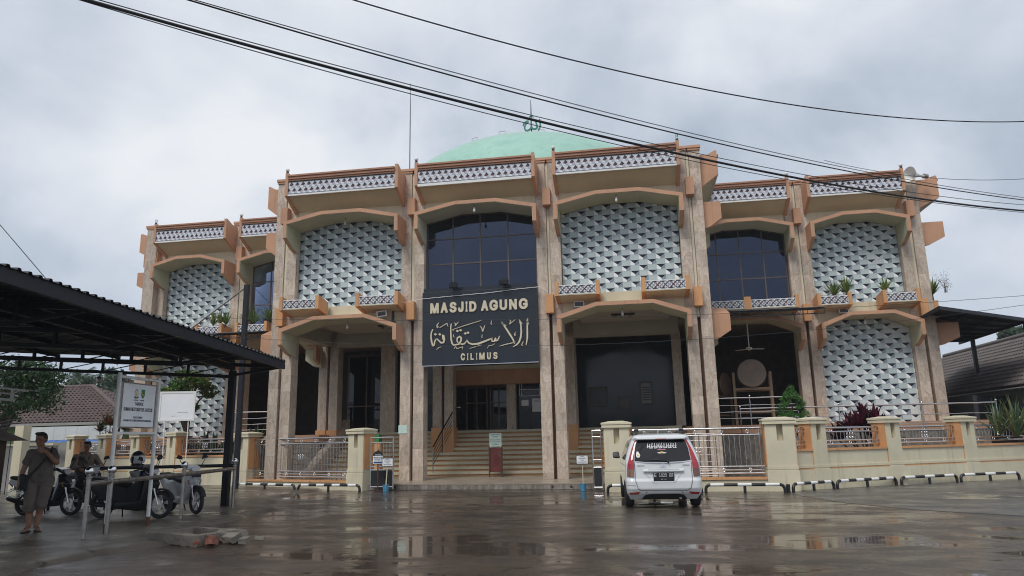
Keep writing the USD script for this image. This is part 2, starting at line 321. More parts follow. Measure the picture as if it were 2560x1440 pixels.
def parapet(F, w, thick_white=False):
    for ua, ub in ((-.12, 0), (w, w + .12)):
        m = MB(); m.prism([(-.94, 10.95), (-.94, 11.88), (-.84, 11.88), (-.45, 11.74), (.02, 11.74), (.02, 10.47)], lambda p, q, e: F(e, p, q), ua, ub)
        m.build('parapet_fin', MT['salmon_paint'], MP)
    m = MB()
    for v0, v1, z0, z1 in ((-.95, -.66, 11.535, 11.60), (-.99, -.64, 11.60, 11.70), (-1.03, -.62, 11.70, 11.765)):
        m.prism(sbox(.002, z0, w - .002, z1), lambda p, q, e: F(p, e, q), v0, v1)
    m.build('parapet_coping', MT['brown_coping'], MP)
    m = MB(); m.prism(sbox(.001, 10.96, w - .001, 11.54), lambda p, q, e: F(p, e, q), -.895, -.72)
    par = m.build('parapet_wall', MT['white_trim'], MP)
    m = MB(); m.prism(sbox(.003, 10.90 if thick_white else 10.935, w - .003, 11.0), lambda p, q, e: F(p, e, q), -.935, -.86); m.build('white_edge', MT['white_trim'], MP)
    # printed ceramic strip: two staggered rows of little cubes
    m = MB(); fl = lambda d: (lambda p, q: F(p, d, q))
    z0, z1 = 11.035, 11.50; hh = (z1 - z0) / 2
    m.flat(sbox(.004, z0 - .025, w - .004, z1 + .025), fl(-.900), INK)
    n = max(3, round(w / .236)); cw = (w - .02) / n
    for row in range(2):
        zb = z0 + row * hh
        for i in range(-1, n + 1):
            uo = .01 + (i + (.5 if row == 0 else 0)) * cw
            clip = sbox(.01, zb + .004, w - .01, zb + hh - .004)
            for poly, col in (([(0, 0), (1, 0), (1, 1), (0, 1)], (.62, .64, .70)), ([(.42, .22), (.98, .5), (.98, 0), (.6, 0)], (.42, .44, .52)), ([(0, 0), (.42, .22), (.6, 0)], (.80, .81, .84)),
                              ([(.12, .42), (.50, .97), (.86, .58), (.56, .30)], MAROON), ([(.30, .68), (.50, .97), (.86, .58), (.70, .46)], INK)):
                P = Polygon([(uo + a * cw, zb + b * hh) for a, b in poly]).intersection(clip)
                m.flat(P, fl(-.903 if col not in (MAROON, INK) else (-.906 if col is MAROON else -.908)) if poly[0] != (0, 0) or len(poly) == 3 else fl(-.9015), col)
    m.build('patterned_band', MT['print'], MP, color=True)
    m = MB(); m.prism([(-.895, 10.955), (.05, 10.55), (.05, 10.60), (-.895, 11.02)], lambda p, q, e: F(e, p, q), .002, w - .002)
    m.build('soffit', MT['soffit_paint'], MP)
def upper_wall(F, w, out, ztop, bottom=None):
    m = MB()
    if bottom is None:
        m.prism([(0.002, out[0][1] + .04), out[1], out[2], (w - .002, out[3][1] + .04), (w - .002, ztop), (.002, ztop)], lambda p, q, e: F(p, e, q), .04, .26)
    m.build('wall', MT['cream_paint'], MP)
TW, TH = .31, .20
RECT = [(.47, .55, .565), (.50, .58, .59), (.44, .525, .54)]
WHITE, MID, NAVY = (.82, .85, .86), (.24, .29, .335), (.010, .014, .030)
def tile_geo(m, F, u, z, kind, clip, v, fade=0.0):
    a, b = u + .0015, u + TW - .0015; c, d = z + .0015, z + TH - .0015; um = (a + b) / 2; ap = c + .37 * (d - c)
    B = sbox(a, c, b, d).intersection(clip)
    if B.is_empty or B.area < 5e-4: return False
    m.prism(B, lambda p, q, e: F(p, e, q), v + .003, v + .012, (.25, .27, .28))
    if kind == 0: regs = [(sbox(a, c, b, d), RECT[rnd.randrange(3)])]
    else: regs = [(Polygon([(a, d), (b, d), (um, ap)]), NAVY), (Polygon([(a, d), (um, ap), (um, c), (a, c + .16 * TH)]), WHITE), (Polygon([(a, c), (um, c), (a, c + .16 * TH)]), RECT[0]), (Polygon([(b, d), (um, ap), (um, c), (b, c + .16 * TH)]), MID), (Polygon([(um, c), (b, c), (b, c + .16 * TH)]), RECT[1])]
    for P, col in regs:
        P = P.intersection(clip)
        if fade and col is not NAVY:
            col = tuple(x * (1 - fade) + fade * y for x, y in zip(col, (.60, .64, .65)))
        if not P.is_empty: m.flat(P, lambda p, q: F(p, v + (.0025), q), col)
    return True
def tile_panel(F, w, z0, ins, single=0, phase=0.0, worn=None):
    clip = Polygon([(.022, z0), (.022, ins[0][1] - .012)] + [(x, z - .012) for x, z in ins[1:3]] + [(w - .022, ins[3][1] - .012), (w - .022, z0)])
    m = MB(); m.prism(clip, lambda p, q, e: F(p, e, q), .3125, .36); pan = m.build('tile_panel', MT['grout'], MP)
    cells = []
    zt = max(z for _, z in ins)
    for r in range(int((zt - z0) / TH) + 1):
        for c in range(-2, int(w / TW) + 2):
            cells.append((zt - .02 - (r + 1) * TH, phase + c * TW, (c + r) % 2))
    joint = MB(); k = 0
    for z, u, kd in cells:
        q = MB(); fd = 0
        if worn:
            d = meshkit.fbm(np.array([u * worn[0], z * worn[0], 5.5]), 3, 4); fd = min(.85, max(0, (d - worn[1]) * 7))
        if k < single:
            if tile_geo(q, F, u, z, kd, clip, .3, fd): q.build('tile', MT['tile_print'], pan, color=True); k += 1
        else: tile_geo(joint, F, u, z, kd, clip, .3, fd)
    if joint.v: tag(joint.build('tile', MT['tile_print'], pan, color=True), kind='stuff')
def window(F, w, z0, ins, vs, hs, name='window'):
    clip = Polygon([(.022, z0), (.022, ins[0][1] - .012)] + [(x, z - .012) for x, z in ins[1:3]] + [(w - .022, ins[3][1] - .012), (w - .022, z0)])
    fr = clip.difference(clip.buffer(-.045))
    for u in vs: fr = fr.union(sbox(u - .025, z0, u + .025, 12).intersection(clip))
    for z in hs: fr = fr.union(sbox(0, z - .022, w, z + .022).intersection(clip))
    m = MB(); m.prism(fr, lambda p, q, e: F(p, e, q), .28, .34); wi = m.build(name, MT['window_frame'], MP)
    for u0_, u1_ in zip([0.02] + vs, vs + [w - .02]):
        for za, zb in zip([z0] + hs, hs + [12]):
            P = sbox(u0_ + .022, za + .02, u1_ - .022, zb - .02).intersection(clip.buffer(-.043))
            if P.is_empty: continue
            m = MB(); tl = rnd.uniform(-.004, .004); m.prism(P, lambda p, q, e: F(p, e + tl * (q - za), q), .306, .312); m.build('pane', MT['dark_glass'], wi)
mat('window_frame', (.12, .085, .075), .4, .1)
def lattice(m, F, ua, ub, z0, z1, v):
    fl = lambda d: (lambda p, q: F(p, d, q)); W, H = ub - ua, z1 - z0
    clip = sbox(ua + .012, z0 + .03, ub - .012, z1 - .03); cz = (z0 + z1) / 2; h = H - .06
    m.flat(sbox(ua, z0, ub, z1), fl(v), (.74, .74, .74))
    n = max(2, round(W / (h * .92))); cw = (W - .024) / n
    for i in range(-1, n + 2):
        u = ua + .012 + i * cw
        for du, col in ((0.0, (.30, .33, .38)), (.5 * cw, MAROON if i % 2 else (.09, .075, .08))):
            for s in (1, -1):
                L = LineString([(u + du - s * h / 2 * .98, z0 + .03), (u + du + s * h / 2 * .98, z1 - .03)]).buffer(.021, cap_style=2)
                m.flat(L.intersection(clip), fl(v - .0015 - .001 * (s > 0) - (.0005 if du else 0)), col)
        for zz, s in ((z0 + .03, 1), (z1 - .03, -1)):
            m.flat(Polygon([(u + .25 * cw - .055, zz), (u + .25 * cw + .055, zz), (u + .25 * cw, zz + s * .06)]).intersection(clip), fl(v - .0035), INK)
def planters(F, w, spans, zwall=True):
    for ua, ub in spans:
        m = MB()
        m.prism([(-.80, 6.49), (.03, 6.36), (.03, 6.42), (-.80, 6.52)], lambda p, q, e: F(e, p, q), ua + .13, ub - .13)
        m.prism(sbox(ua + .13, 6.52, ub - .13, 6.84), lambda p, q, e: F(p, e, q), -.795, -.74)
        m.prism(sbox(ua + .131, 6.66, ub - .131, 6.72), lambda p, q, e: F(p, e, q), -.739, .26)
        pb = m.build('planter_box', MT['cream_paint'], MP)
        for a in (ua, ub - .13):
            q = MB(); q.prism([(-.84, 6.47), (-.84, 6.98), (-.74, 6.98), (0.02, 6.86), (0.02, 6.33)], lambda p, q_, e: F(e, p, q_), a, a + .13); q.build('planter_fin', MT['orange_paint'], pb)
        q = MB(); lattice(q, F, ua + .133, ub - .133, 6.515, 6.855, -.80); q.build('lattice_panel', MT['print'], pb, color=True)
def column(F, u, h, tiles, z0=.2, wd=.385, dp=.55, step=.62, v0=0.0, ztop=11.82):
    m = MB(); m.prism(sbox(u + .01, z0, u + wd - .01, ztop), lambda p, q, e: F(p, e, q), v0 + .01, v0 + dp)
    col = m.build('column', MT['grout'], MP); j = MB(); z = z0 + .001; off = rnd.uniform(.3, 1) * step
    while z < ztop - .02:
        zt = min(ztop, z + (off if z < z0 + .01 else step)); q = MB() if tiles else j
        q.prism(sbox(u, z + .0015, u + wd, zt - .0015), lambda p, q_, e: F(p, e, q_), v0 + rnd.uniform(0, .003), v0 + dp + .005)
        if tiles: q.build('column_tile', MT['column_stone'], col)
        z = zt
    if not tiles: j.build('column_tile', MT['column_stone'], col)
def block(F, u, z0, z1, wd=.29, pr=.30, m='salmon_paint'):
    q = MB(); q.prism(sbox(u - wd / 2, z0, u + wd / 2, z1), lambda p, q_, e: F(p, e, q_), -pr, -.004); q.build('bracket_block', MT[m], MP)
def pair(F, u, tiles, zdark=5.98, caps=True, blocks=True, z0=.2):
    column(F, u, 11.8, tiles, z0); column(F, u + .505, 11.8, tiles, z0)
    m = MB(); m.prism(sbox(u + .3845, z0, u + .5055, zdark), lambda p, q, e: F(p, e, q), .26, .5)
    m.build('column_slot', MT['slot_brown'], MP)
    m = MB(); m.prism(sbox(u + .4, zdark + .02, u + .49, 11.8), lambda p, q, e: F(p, e, q), .05, .5); m.build('column_slot', MT['cream_paint'], MP)
    if caps:
        m = MB()
        for a in (u, u + .505):
            m.prism(sbox(a - .03, 11.822, a + .415, 11.90), lambda p, q, e: F(p, e, q), -.04, .58); m.prism(sbox(a - .05, 11.901, a + .435, 12.0), lambda p, q, e: F(p, e, q), -.07, .6)
        m.build('column_cap', MT['salmon_paint'], MP)
    if blocks: block(F, u + .445, 10.05, 10.70); block(F, u + .445, 5.985, 6.66, m='orange_paint')

FM = Frame((0, 25.3, 0), (1, 0, 0), (0, 1, 0)); FW = Frame((0, 30.0, 0), (1, 0, 0), (0, 1, 0))
X0 = [-13.615, -8.415, -3.215, 1.985]
for i, x in enumerate(X0): pair(FM, x, True, zdark=5.63 if i == 3 else 5.98)
def sub(F, u): return Frame(F.o + F.ex * u, F.ex, F.ey)
W = 4.31
SP = [(-.18, 1.39), (2.83, 4.46)]
for i in range(3):
    F = sub(FM, X0[i] + .89)
    parapet(F, W, i == 1); ins, out = hood(F, W, UP); upper_wall(F, W, out, 10.6)
    if i != 1:
        tile_panel(F, W, 6.72, ins, single=250 if i == 2 else 0, phase=-.12 if i == 0 else .02)
        m = MB(); m.prism(sbox(.002, 6.36, W - .002, 6.72), lambda p, q, e: F(p, e, q), .17, .37); m.build('spandrel_wall', MT['cream_paint'], MP)
        planters(F, W, SP)
        li, lo = hood(F, W, LO)
        m = MB(); m.prism([(0.002, lo[0][1] + .04), lo[1], lo[2], (W - .002, lo[3][1] + .04), (W - .002, 6.365), (.002, 6.365)], lambda p, q, e: F(p, e, q), .04, .255); m.build('wall', MT['cream_paint'], MP)
    else:
        window(F, W, 7.15, ins, [1.06, 2.125, 3.19], [8.15, 9.14])
# wings, set back 4.7 m
WP, WB = 3.47, 3.78
for F, u, dr, tiles in ((FW, 6.65, 1, True), (FW, 11.0, 1, True), (FW, -17.39 - .89 + .005, 1, False), (FW, -22.63, 1, False)):
    pair(F, u, tiles, z0=1.2)
SPW = [(-.15, 1.13), (2.27, 3.62)]
for side in (1, -1):
    Fp = sub(FW, 7.54 if side == 1 else -21.74); Fb = sub(FW, 2.885 if side == 1 else -17.38); wb = 3.75
    for F, w in ((Fp, WP), (Fb, wb)):
        parapet(F, w); ins, out = hood(F, w, UP); upper_wall(F, w, out, 10.6)
        if F is Fp:
            tile_panel(F, w, 6.72, ins, phase=.05 if side == 1 else .11, worn=(.9, .56) if side == 1 else (.9, .60))
            planters(F, w, SPW)
        else:
            window(F, w, 6.95, ins, [.94, 1.88, 2.82], [7.95, 9.05])
            planters(F, w, [(-.05, 1.85), (1.852, w + .06)] if side == 1 else [(-.10, 1.45), (2.2, w + .1)])
        m = MB(); m.prism(sbox(.002, 6.36, w - .002, 6.72), lambda p, q, e: F(p, e, q), .17, .37); m.build('spandrel_wall', MT['cream_paint'], MP)
        li, lo = hood(F, w, LO)
        m = MB(); m.prism([(0.002, lo[0][1] + .04), lo[1], lo[2], (w - .002, lo[3][1] + .04), (w - .002, 6.365), (.002, 6.365)], lambda p, q, e: F(p, e, q), .04, .255); m.build('wall', MT['cream_paint'], MP)
        if F is Fp: tile_panel(F, w, 1.95, li, phase=.0, worn=(.8, .50) if side == 1 else None)
# the flanks: same parapet and hoods turned round the corners
for F in (Frame((-13.62, 30.0, 0), (0, -1, 0), (.64, 0, 0)), Frame((2.88, 25.3, 0), (0, 1, 0), (-.70, 0, 0))):
    Fs = sub(F, .45); w = 3.8
    parapet(Fs, w); hood(Fs, w, UP); hood(Fs, w, LO)
    m = MB(); m.prism(sbox(0, 6.4, w, 11.8), lambda p, q, e: Fs(p, e, q), .3, .5); m.build('side_wall', MT['cream_paint'], MP)
for F in (Frame((-22.64, 34.9, 0), (0, -1, 0), (1, 0, 0)), Frame((11.9, 30.0, 0), (0, 1, 0), (-1, 0, 0))):
    Fs = sub(F, .45 if F.ey[0] < 0 else .45); w = 3.9
    parapet(Fs, w); hood(Fs, w, UP); hood(Fs, w, LO); pair(Fs, w, False, z0=1.2)
    m = MB(); m.prism(sbox(0, .3, w, 11.8), lambda p, q, e: Fs(p, e, q), .3, .5); m.build('side_wall', MT['cream_paint'], MP)
    block(Fs, -.0, 5.985, 6.66, m='orange_paint', wd=.3)
for u in (-13.615 + .10, 11.0 + .62, -22.63 + .15): pass
# shell: floors, ceilings, back walls, roof
def slab(name, a, b, m): q = MB().box(a, b); return q.build(name, MT[m], MP)
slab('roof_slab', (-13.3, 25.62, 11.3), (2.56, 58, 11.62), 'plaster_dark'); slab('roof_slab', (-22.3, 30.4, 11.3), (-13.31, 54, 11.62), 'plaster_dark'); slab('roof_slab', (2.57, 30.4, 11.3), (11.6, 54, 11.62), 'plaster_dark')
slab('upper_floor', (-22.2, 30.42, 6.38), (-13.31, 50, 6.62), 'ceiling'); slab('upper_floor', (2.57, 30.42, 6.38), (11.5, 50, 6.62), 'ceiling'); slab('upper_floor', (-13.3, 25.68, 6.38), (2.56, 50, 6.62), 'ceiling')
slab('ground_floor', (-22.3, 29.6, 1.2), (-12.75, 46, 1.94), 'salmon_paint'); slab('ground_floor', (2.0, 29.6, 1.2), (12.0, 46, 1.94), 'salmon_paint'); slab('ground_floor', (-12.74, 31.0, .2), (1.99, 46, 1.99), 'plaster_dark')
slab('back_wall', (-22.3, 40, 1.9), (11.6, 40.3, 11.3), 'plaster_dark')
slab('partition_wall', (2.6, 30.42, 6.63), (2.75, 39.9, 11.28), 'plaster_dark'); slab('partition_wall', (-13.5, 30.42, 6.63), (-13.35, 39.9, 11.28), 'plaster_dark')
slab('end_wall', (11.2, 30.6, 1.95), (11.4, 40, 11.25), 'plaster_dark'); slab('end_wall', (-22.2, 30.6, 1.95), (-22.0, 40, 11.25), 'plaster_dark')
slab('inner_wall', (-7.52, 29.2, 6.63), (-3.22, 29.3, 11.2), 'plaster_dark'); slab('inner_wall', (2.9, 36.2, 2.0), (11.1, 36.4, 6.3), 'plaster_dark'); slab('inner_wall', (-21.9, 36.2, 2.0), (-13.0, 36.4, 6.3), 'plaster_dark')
# ceilings of the porch: stepped cream coffers and beams
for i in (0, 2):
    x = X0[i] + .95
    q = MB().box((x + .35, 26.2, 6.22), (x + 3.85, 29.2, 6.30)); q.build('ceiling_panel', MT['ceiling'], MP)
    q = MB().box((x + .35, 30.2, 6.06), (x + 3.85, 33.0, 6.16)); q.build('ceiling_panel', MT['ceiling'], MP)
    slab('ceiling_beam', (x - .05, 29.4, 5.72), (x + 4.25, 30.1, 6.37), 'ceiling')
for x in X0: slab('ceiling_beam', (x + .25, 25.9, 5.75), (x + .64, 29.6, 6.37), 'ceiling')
# inner row of columns
F2 = Frame((0, 29.7, 0), (1, 0, 0), (0, 1, 0))
for x in X0[:3]:
    for a in (x, x + .505): column(F2, a, 6, False, z0=.6, ztop=6.36)
    slab('column_slot', (x + .386, 29.95, .7), (x + .504, 30.1, 6.36), 'slot_brown')
    q = MB().box((x - .04, 29.62, .3), (x + .42, 30.3, 2.12)).box((x + .47, 29.62, .3), (x + .93, 30.3, 2.12)); q.build('column_plinth', MT['orange_paint'], MP)
# granite and glass walls at the back of the porch
def gwall(x0, x1, z0, z1, y, name='granite_wall'):
    w = MB().box((x0, y + .02, z0), (x1, y + .12, z1)).build(name, MT['black_board'], MP)
    nx_, nz_ = max(1, round((x1 - x0) / .6)), max(1, round((z1 - z0) / .6)); 
    for i in range(nx_):
        for j in range(nz_):
            a, b = x0 + (x1 - x0) * i / nx_, x0 + (x1 - x0) * (i + 1) / nx_; c, d = z0 + (z1 - z0) * j / nz_, z0 + (z1 - z0) * (j + 1) / nz_
            MB().box((a + .002, y - rnd.uniform(0, .002), c + .002), (b - .002, y + .018, d - .002)).build('granite_slab', MT['granite'], w)
gwall(-2.35, 1.75, 2.0, 5.7, 31.5); gwall(-10.6, -8.5, 2.0, 5.7, 31.5); gwall(-5.0, -3.3, 2.0, 3.95, 31.6)
slab('pilaster', (-2.75, 31.2, 2.0), (-2.36, 31.6, 6.0), 'column_stone'); slab('pilaster', (1.76, 31.2, 2.0), (2.15, 31.6, 6.0), 'column_stone'); slab('pilaster', (-11.3, 31.2, 2.0), (-10.61, 31.6, 6.0), 'column_stone')
slab('pilaster', (-5.5, 31.3, 2.0), (-5.1, 31.7, 4.0), 'column_stone'); slab('door_beam', (-7.9, 31.1, 3.98), (-3.25, 31.9, 4.62), 'salmon_paint'); slab('door_beam', (-7.95, 31.05, 4.63), (-3.22, 31.9, 4.82), 'cream_paint')
for x0, x1, z1 in ((-7.5, -6.5, 3.95), (-6.4, -5.55, 3.95), (-13.2, -11.35, 5.6), (-12.2, -11.35, 2.2)):
    if z1 < 2.5: continue
    q = MB(); fr = sbox(x0, 2.0, x1, z1).difference(sbox(x0 + .06, 2.06, x1 - .06, z1 - .06)).union(sbox(x0, 3.2, x1, 3.25)).union(sbox((x0 + x1) / 2 - .03, 2, (x0 + x1) / 2 + .03, z1))
    q.prism(fr, lambda p, q_, e: (p, e, q_), 32.0, 32.06); d = q.build('glass_door', MT['window_frame'], MP)
    MB().box((x0 + .05, 32.02, 2.05), (x1 - .05, 32.03, z1 - .05)).build('pane', MT['tinted_glass'], d)
# stairs: 10 steps of 0.18 m, cream nosings over salmon risers
st = part('front_stairs'); SX0, SX1 = -12.6, 1.95
for k in range(10):
    y, z = 28.15 + .31 * k, .2 + .18 * k
    q = MB().box((SX0, y + .05, .1 if k == 0 else z - .02), (SX1, 31.3, z + .073)); q.build('riser', MT['orange_paint'], st)
    q = MB().box((SX0 - .01, y, z + .075), (SX1 + .01, y + .36, z + .18)); q.build('step', MT['cream_paint'], st)
q = MB(); q.prism([(26.6, .2), (31.0, 2.6), (31.0, 2.0), (29.0, .2)], lambda p, q_, e: (e, p, q_), -12.95, -12.63); q.build('stair_cheek', MT['column_stone'], st)
for a, b in ((2.0, 12.6), (-22.6, -13.0)):
    slab('yard_wall', (a, 28.62, 0), (b, 29.55, 1.62), 'kerb_stone'); slab('yard_coping', (a, 28.58, 1.622), (b, 29.56, 1.93), 'salmon_paint')
# porch platform with stone-faced kerb
slab('porch_floor', (-12.7, 23.68, .0), (2.6, 28.6, .2), 'porch_tile') if 'porch_tile' in MT else None
# dome, finial
mat('porch_tile', (.34, .28, .22), .3, .2, 2.0, streak=.3, dirt=(.1, .08, .06))
DC = (-5.85, 44.0, 12.39); DA, DB = 10.6, 7.97
m = MB(); m.lathe([(DA * math.cos(a), DB * math.sin(a)) for a in np.linspace(-.05, math.pi / 2 - .01, 40)], 96, DC)
dome = m.build('dome', MT['dome_paint'], MP, smooth=True)
MB().lathe([(10.9, 0), (10.9, 1.0), (10.5, 1.0)], 64, (DC[0], DC[1], 11.3)).build('dome_drum', MT['cream_paint'], MP)
for th, ph in ((-118, 58), (-97, 72), (-73, 66), (-62, 64), (-128, 63), (-100, 60)):
    a, b = math.radians(th), math.radians(ph); P = np.array([DA * math.cos(b) * math.cos(a), DA * math.cos(b) * math.sin(a), DB * math.sin(b)]); nrm = P / np.array([DA, DA, DB]) ** 2; nrm /= np.linalg.norm(nrm)
    t = np.array([-math.sin(a), math.cos(a), 0]); P = P + np.array(DC)
    MB().tube([P - t * .2, P - t * .2 + nrm * .16, P + t * .2 + nrm * .16, P + t * .2], .014, 6).build('rung', MT['dull_steel'], dome)
fin = part('dome_finial'); ft = DC[2] + DB; FX = -5.71
MB().tube([(FX, 44, ft - .1), (FX, 44, ft + 2.3), (FX, 44, ft + 3.6)], [.05, .045, .016], 8).build('rod', MT['black_metal'], fin)
def fpt(x, y): return (FX + (x - 570) * .00217, 21.69 + (1210 - y) * .0023)
strokes = [([(475, 915), (420, 945), (385, 1000), (365, 1060), (360, 1110), (385, 1165), (430, 1185), (490, 1170), (545, 1130), (570, 1060), (572, 980), (570, 900)], 46),
           ([(470, 880), (400, 900), (340, 950), (320, 1010)], 40), ([(575, 1060), (600, 1130), (650, 1155), (710, 1150), (750, 1110), (745, 1040), (720, 960), (700, 880)], 52),
           ([(835, 880), (845, 960), (850, 1040), (840, 1110), (790, 1190)], 50), ([(515, 800), (520, 760), (570, 730), (625, 745), (635, 790)], 26)]
P = unary_union([LineString(s).buffer(w / 2) for s, w in strokes])
MB().prism(affinity.scale(P, 1, 1, origin=(0, 0)).simplify(2), lambda p, q, e: (fpt(p, q)[0], 44 + e, fpt(p, q)[1]), -.07, .0).build('calligraphy', MT['green_paint'], fin)
x = thing('lightning_rod', 'tall thin lightning rod standing on the roof behind the left parapet', 'lightning rod', (-9.0, 28.0, 11.62))
MB().tube([(0, 0, 0), (0, 0, 3.6), (0, 0, 5.55)], [.022, .02, .010], 6).build('rod', MT['black_metal'], x); MB().lathe([(.12, 0), (.12, .03), (.03, .06)], 10).build('base', MT['dull_steel'], x)

# name board
sign = thing('name_board', 'dark granite board with raised gold letters over the central entrance', 'sign')
for j, (a, b) in enumerate(((4.27, 5.0), (5.0, 5.62), (5.62, 6.24), (6.24, 6.98))):
    for i in range(6):
        x0, x1 = -7.52 + 4.30 * i / 6, -7.52 + 4.30 * (i + 1) / 6
        MB().box((x0 + .002, 25.10 + rnd.uniform(0, .002), a + .002), (x1 - .002, 25.16, b - .002)).build('granite_slab', MT['granite'], sign)
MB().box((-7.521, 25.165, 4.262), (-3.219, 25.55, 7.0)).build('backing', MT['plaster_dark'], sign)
MB().box((-7.52, 25.08, 4.235), (-3.22, 25.3, 4.26)).build('edge_trim', MT['steel'], sign)
for i in range(6): MB().box((-7.52 + 4.3 * i / 6 + .002, 25.24, 7.002), (-7.52 + 4.3 * (i + 1) / 6 - .002, 25.55, 7.148)).build('granite_slab', MT['granite'], sign)
def letters(txt, X, Z, width, h, y, mt, parent, dp=.05, name='letter', bold=True, split=True, rot=None):
    t = meshkit.text_mesh(txt, h, dp, bold=bold); b = t.bounds; s = width / (b[1][0] - b[0][0])
    fn = lambda v: np.c_[X + (v[:, 0] - b[0][0]) * s, np.full(len(v), y) - v[:, 2], Z + v[:, 1] - b[0][1]]
    v = fn(t.vertices)
    if rot is not None: v = rot(v)
    t2 = trimesh.Trimesh(v, t.faces, process=True)
    if split:
        for c in t2.split(only_watertight=False): MB().tm(c).build(name, mt, parent)
    else: MB().tm(t2).build(name, mt, parent)
def sp(x, y):
    s = (x - 12) / 2278.0; yb = 1385 - 75 * s; yt = 75 - 115 * s; t = (yb - y) / (yb - yt); return (-7.45 + 4.2 * s, 4.27 + 2.44 * t)
for tx, xs, z0_, h_ in (('MASJIDAGUNG', ((145, 320), (360, 505), (545, 685), (720, 830), (872, 908), (945, 1090), (1185, 1330), (1355, 1525), (1560, 1710), (1750, 1905), (1945, 2120)), 6.19, .335), ('CILIMUS', ((765, 855), (893, 922), (960, 1030), (1073, 1100), (1135, 1250), (1290, 1375), (1415, 1505)), 4.41, .22)):
    for ch, (xa, xb) in zip(tx, xs):
        t = meshkit.text_mesh(ch, h_, .05, bold=True); b = t.bounds; xa, xb = -7.45 + 4.2 * (xa - 12) / 2278, -7.45 + 4.2 * (xb - 12) / 2278
        sec_ = trimesh.Trimesh(t.vertices, t.faces, process=True).section(plane_origin=(0, 0, .025), plane_normal=(0, 0, 1)); P = unary_union([]) 
        for ring in sorted([Polygon(np.asarray(d_)[:, :2]) for d_ in sec_.discrete], key=lambda k: -k.area): P = P.symmetric_difference(ring.buffer(0))
        P = affinity.translate(affinity.scale(P, (xb - xa - .03) / (b[1][0] - b[0][0]), 1, origin=(b[0][0], 0)), xa + .015 - b[0][0], z0_ - b[0][1]).buffer(.016 if h_ > .3 else .008)
        MB().prism(P, lambda p, q, e: (p, e, q), 25.045, 25.098).build('letter', MT['gold_letter'], sign)
cal = [([(195, 675), (165, 740), (160, 830), (175, 930), (200, 1000), (225, 985), (240, 900), (275, 855)], 34), ([(275, 855), (330, 905), (370, 940), (420, 930), (435, 870), (420, 800), (400, 790), (400, 850), (430, 900)], 36),
       ([(575, 565), (562, 640), (565, 760), (572, 870), (590, 950), (620, 985), (680, 975), (760, 965)], 34), ([(720, 950), (690, 900), (700, 840), (745, 815), (780, 840), (770, 900), (745, 950), (790, 970), (840, 960), (890, 900)], 34),
       ([(890, 890), (930, 945), (1000, 970), (1120, 960), (1240, 915), (1330, 880), (1400, 850)], 40), ([(1400, 845), (1390, 910), (1440, 915), (1465, 850), (1470, 905), (1510, 890), (1545, 810)], 30),
       ([(1535, 1015), (1640, 980), (1760, 955), (1855, 930)], 18), ([(1600, 545), (1680, 660), (1760, 790), (1815, 880), (1838, 960)], 38), ([(1600, 530), (1625, 575), (1680, 600)], 26),
       ([(1945, 480), (1975, 600), (1980, 720), (1965, 840), (1930, 930), (1880, 985), (1815, 1022)], 36), ([(1945, 480), (2000, 570)], 20), ([(2110, 465), (2100, 600), (2098, 740), (2095, 850), (2070, 980)], 34), ([(2090, 490), (2130, 575)], 20),
       ([(620, 670), (760, 625), (900, 580), (1050, 535), (1185, 495)], 15), ([(335, 640), (420, 590), (490, 550), (495, 600), (510, 610)], 17), ([(320, 540), (280, 590), (290, 640), (315, 610)], 20),
       ([(635, 540), (665, 560), (655, 600), (720, 525)], 18), ([(1160, 610), (1190, 640), (1210, 715), (1255, 595)], 22), ([(1395, 500), (1375, 560), (1400, 585)], 14), ([(1745, 485), (1775, 500), (1750, 570), (1870, 475)], 16),
       ([(1865, 730), (1840, 780), (1850, 800), (1870, 770)], 15), ([(2015, 920), (1980, 985), (2000, 1005)], 18), ([(620, 770), (615, 810), (640, 830)], 14), ([(1200, 780), (1190, 830), (1210, 840)], 14),
       ([(270, 1080), (320, 1030), (370, 1020)], 12), ([(630, 1060), (660, 1010), (690, 1060), (740, 1040), (810, 1020), (800, 1070)], 14), ([(945, 1055), (1060, 1020), (1185, 985)], 12), ([(1300, 1050), (1330, 1000), (1400, 990), (1450, 960)], 13), ([(600, 680), (625, 690)], 22)]
for s, w in cal:
    n = 40; L = LineString(s); ps = [L.interpolate(t, True) for t in np.linspace(0, 1, n)]
    P = unary_union([LineString([ps[i], ps[i + 1]]).buffer(w / 2 * (.38 + .54 * math.sin(math.pi * min(1, max(0.08, (i + .5) / n))) ** .6)) for i in range(n - 1)]).simplify(1.2)
    MB().prism(P, lambda p, q, e: (sp(p, q)[0], e, sp(p, q)[1]), 25.06, 25.098).build('calligraphy_stroke', MT['gold_letter'], sign)
for x, y in ((250, 770), (340, 770), (700, 705), (765, 690), (860, 755), (915, 740)):
    c = Polygon([(x - 32, y), (x, y - 26), (x + 32, y), (x, y + 26)]); MB().prism(c, lambda p, q, e: (sp(p, q)[0], e, sp(p, q)[1]), 25.06, 25.098).build('calligraphy_dot', MT['gold_letter'], sign)
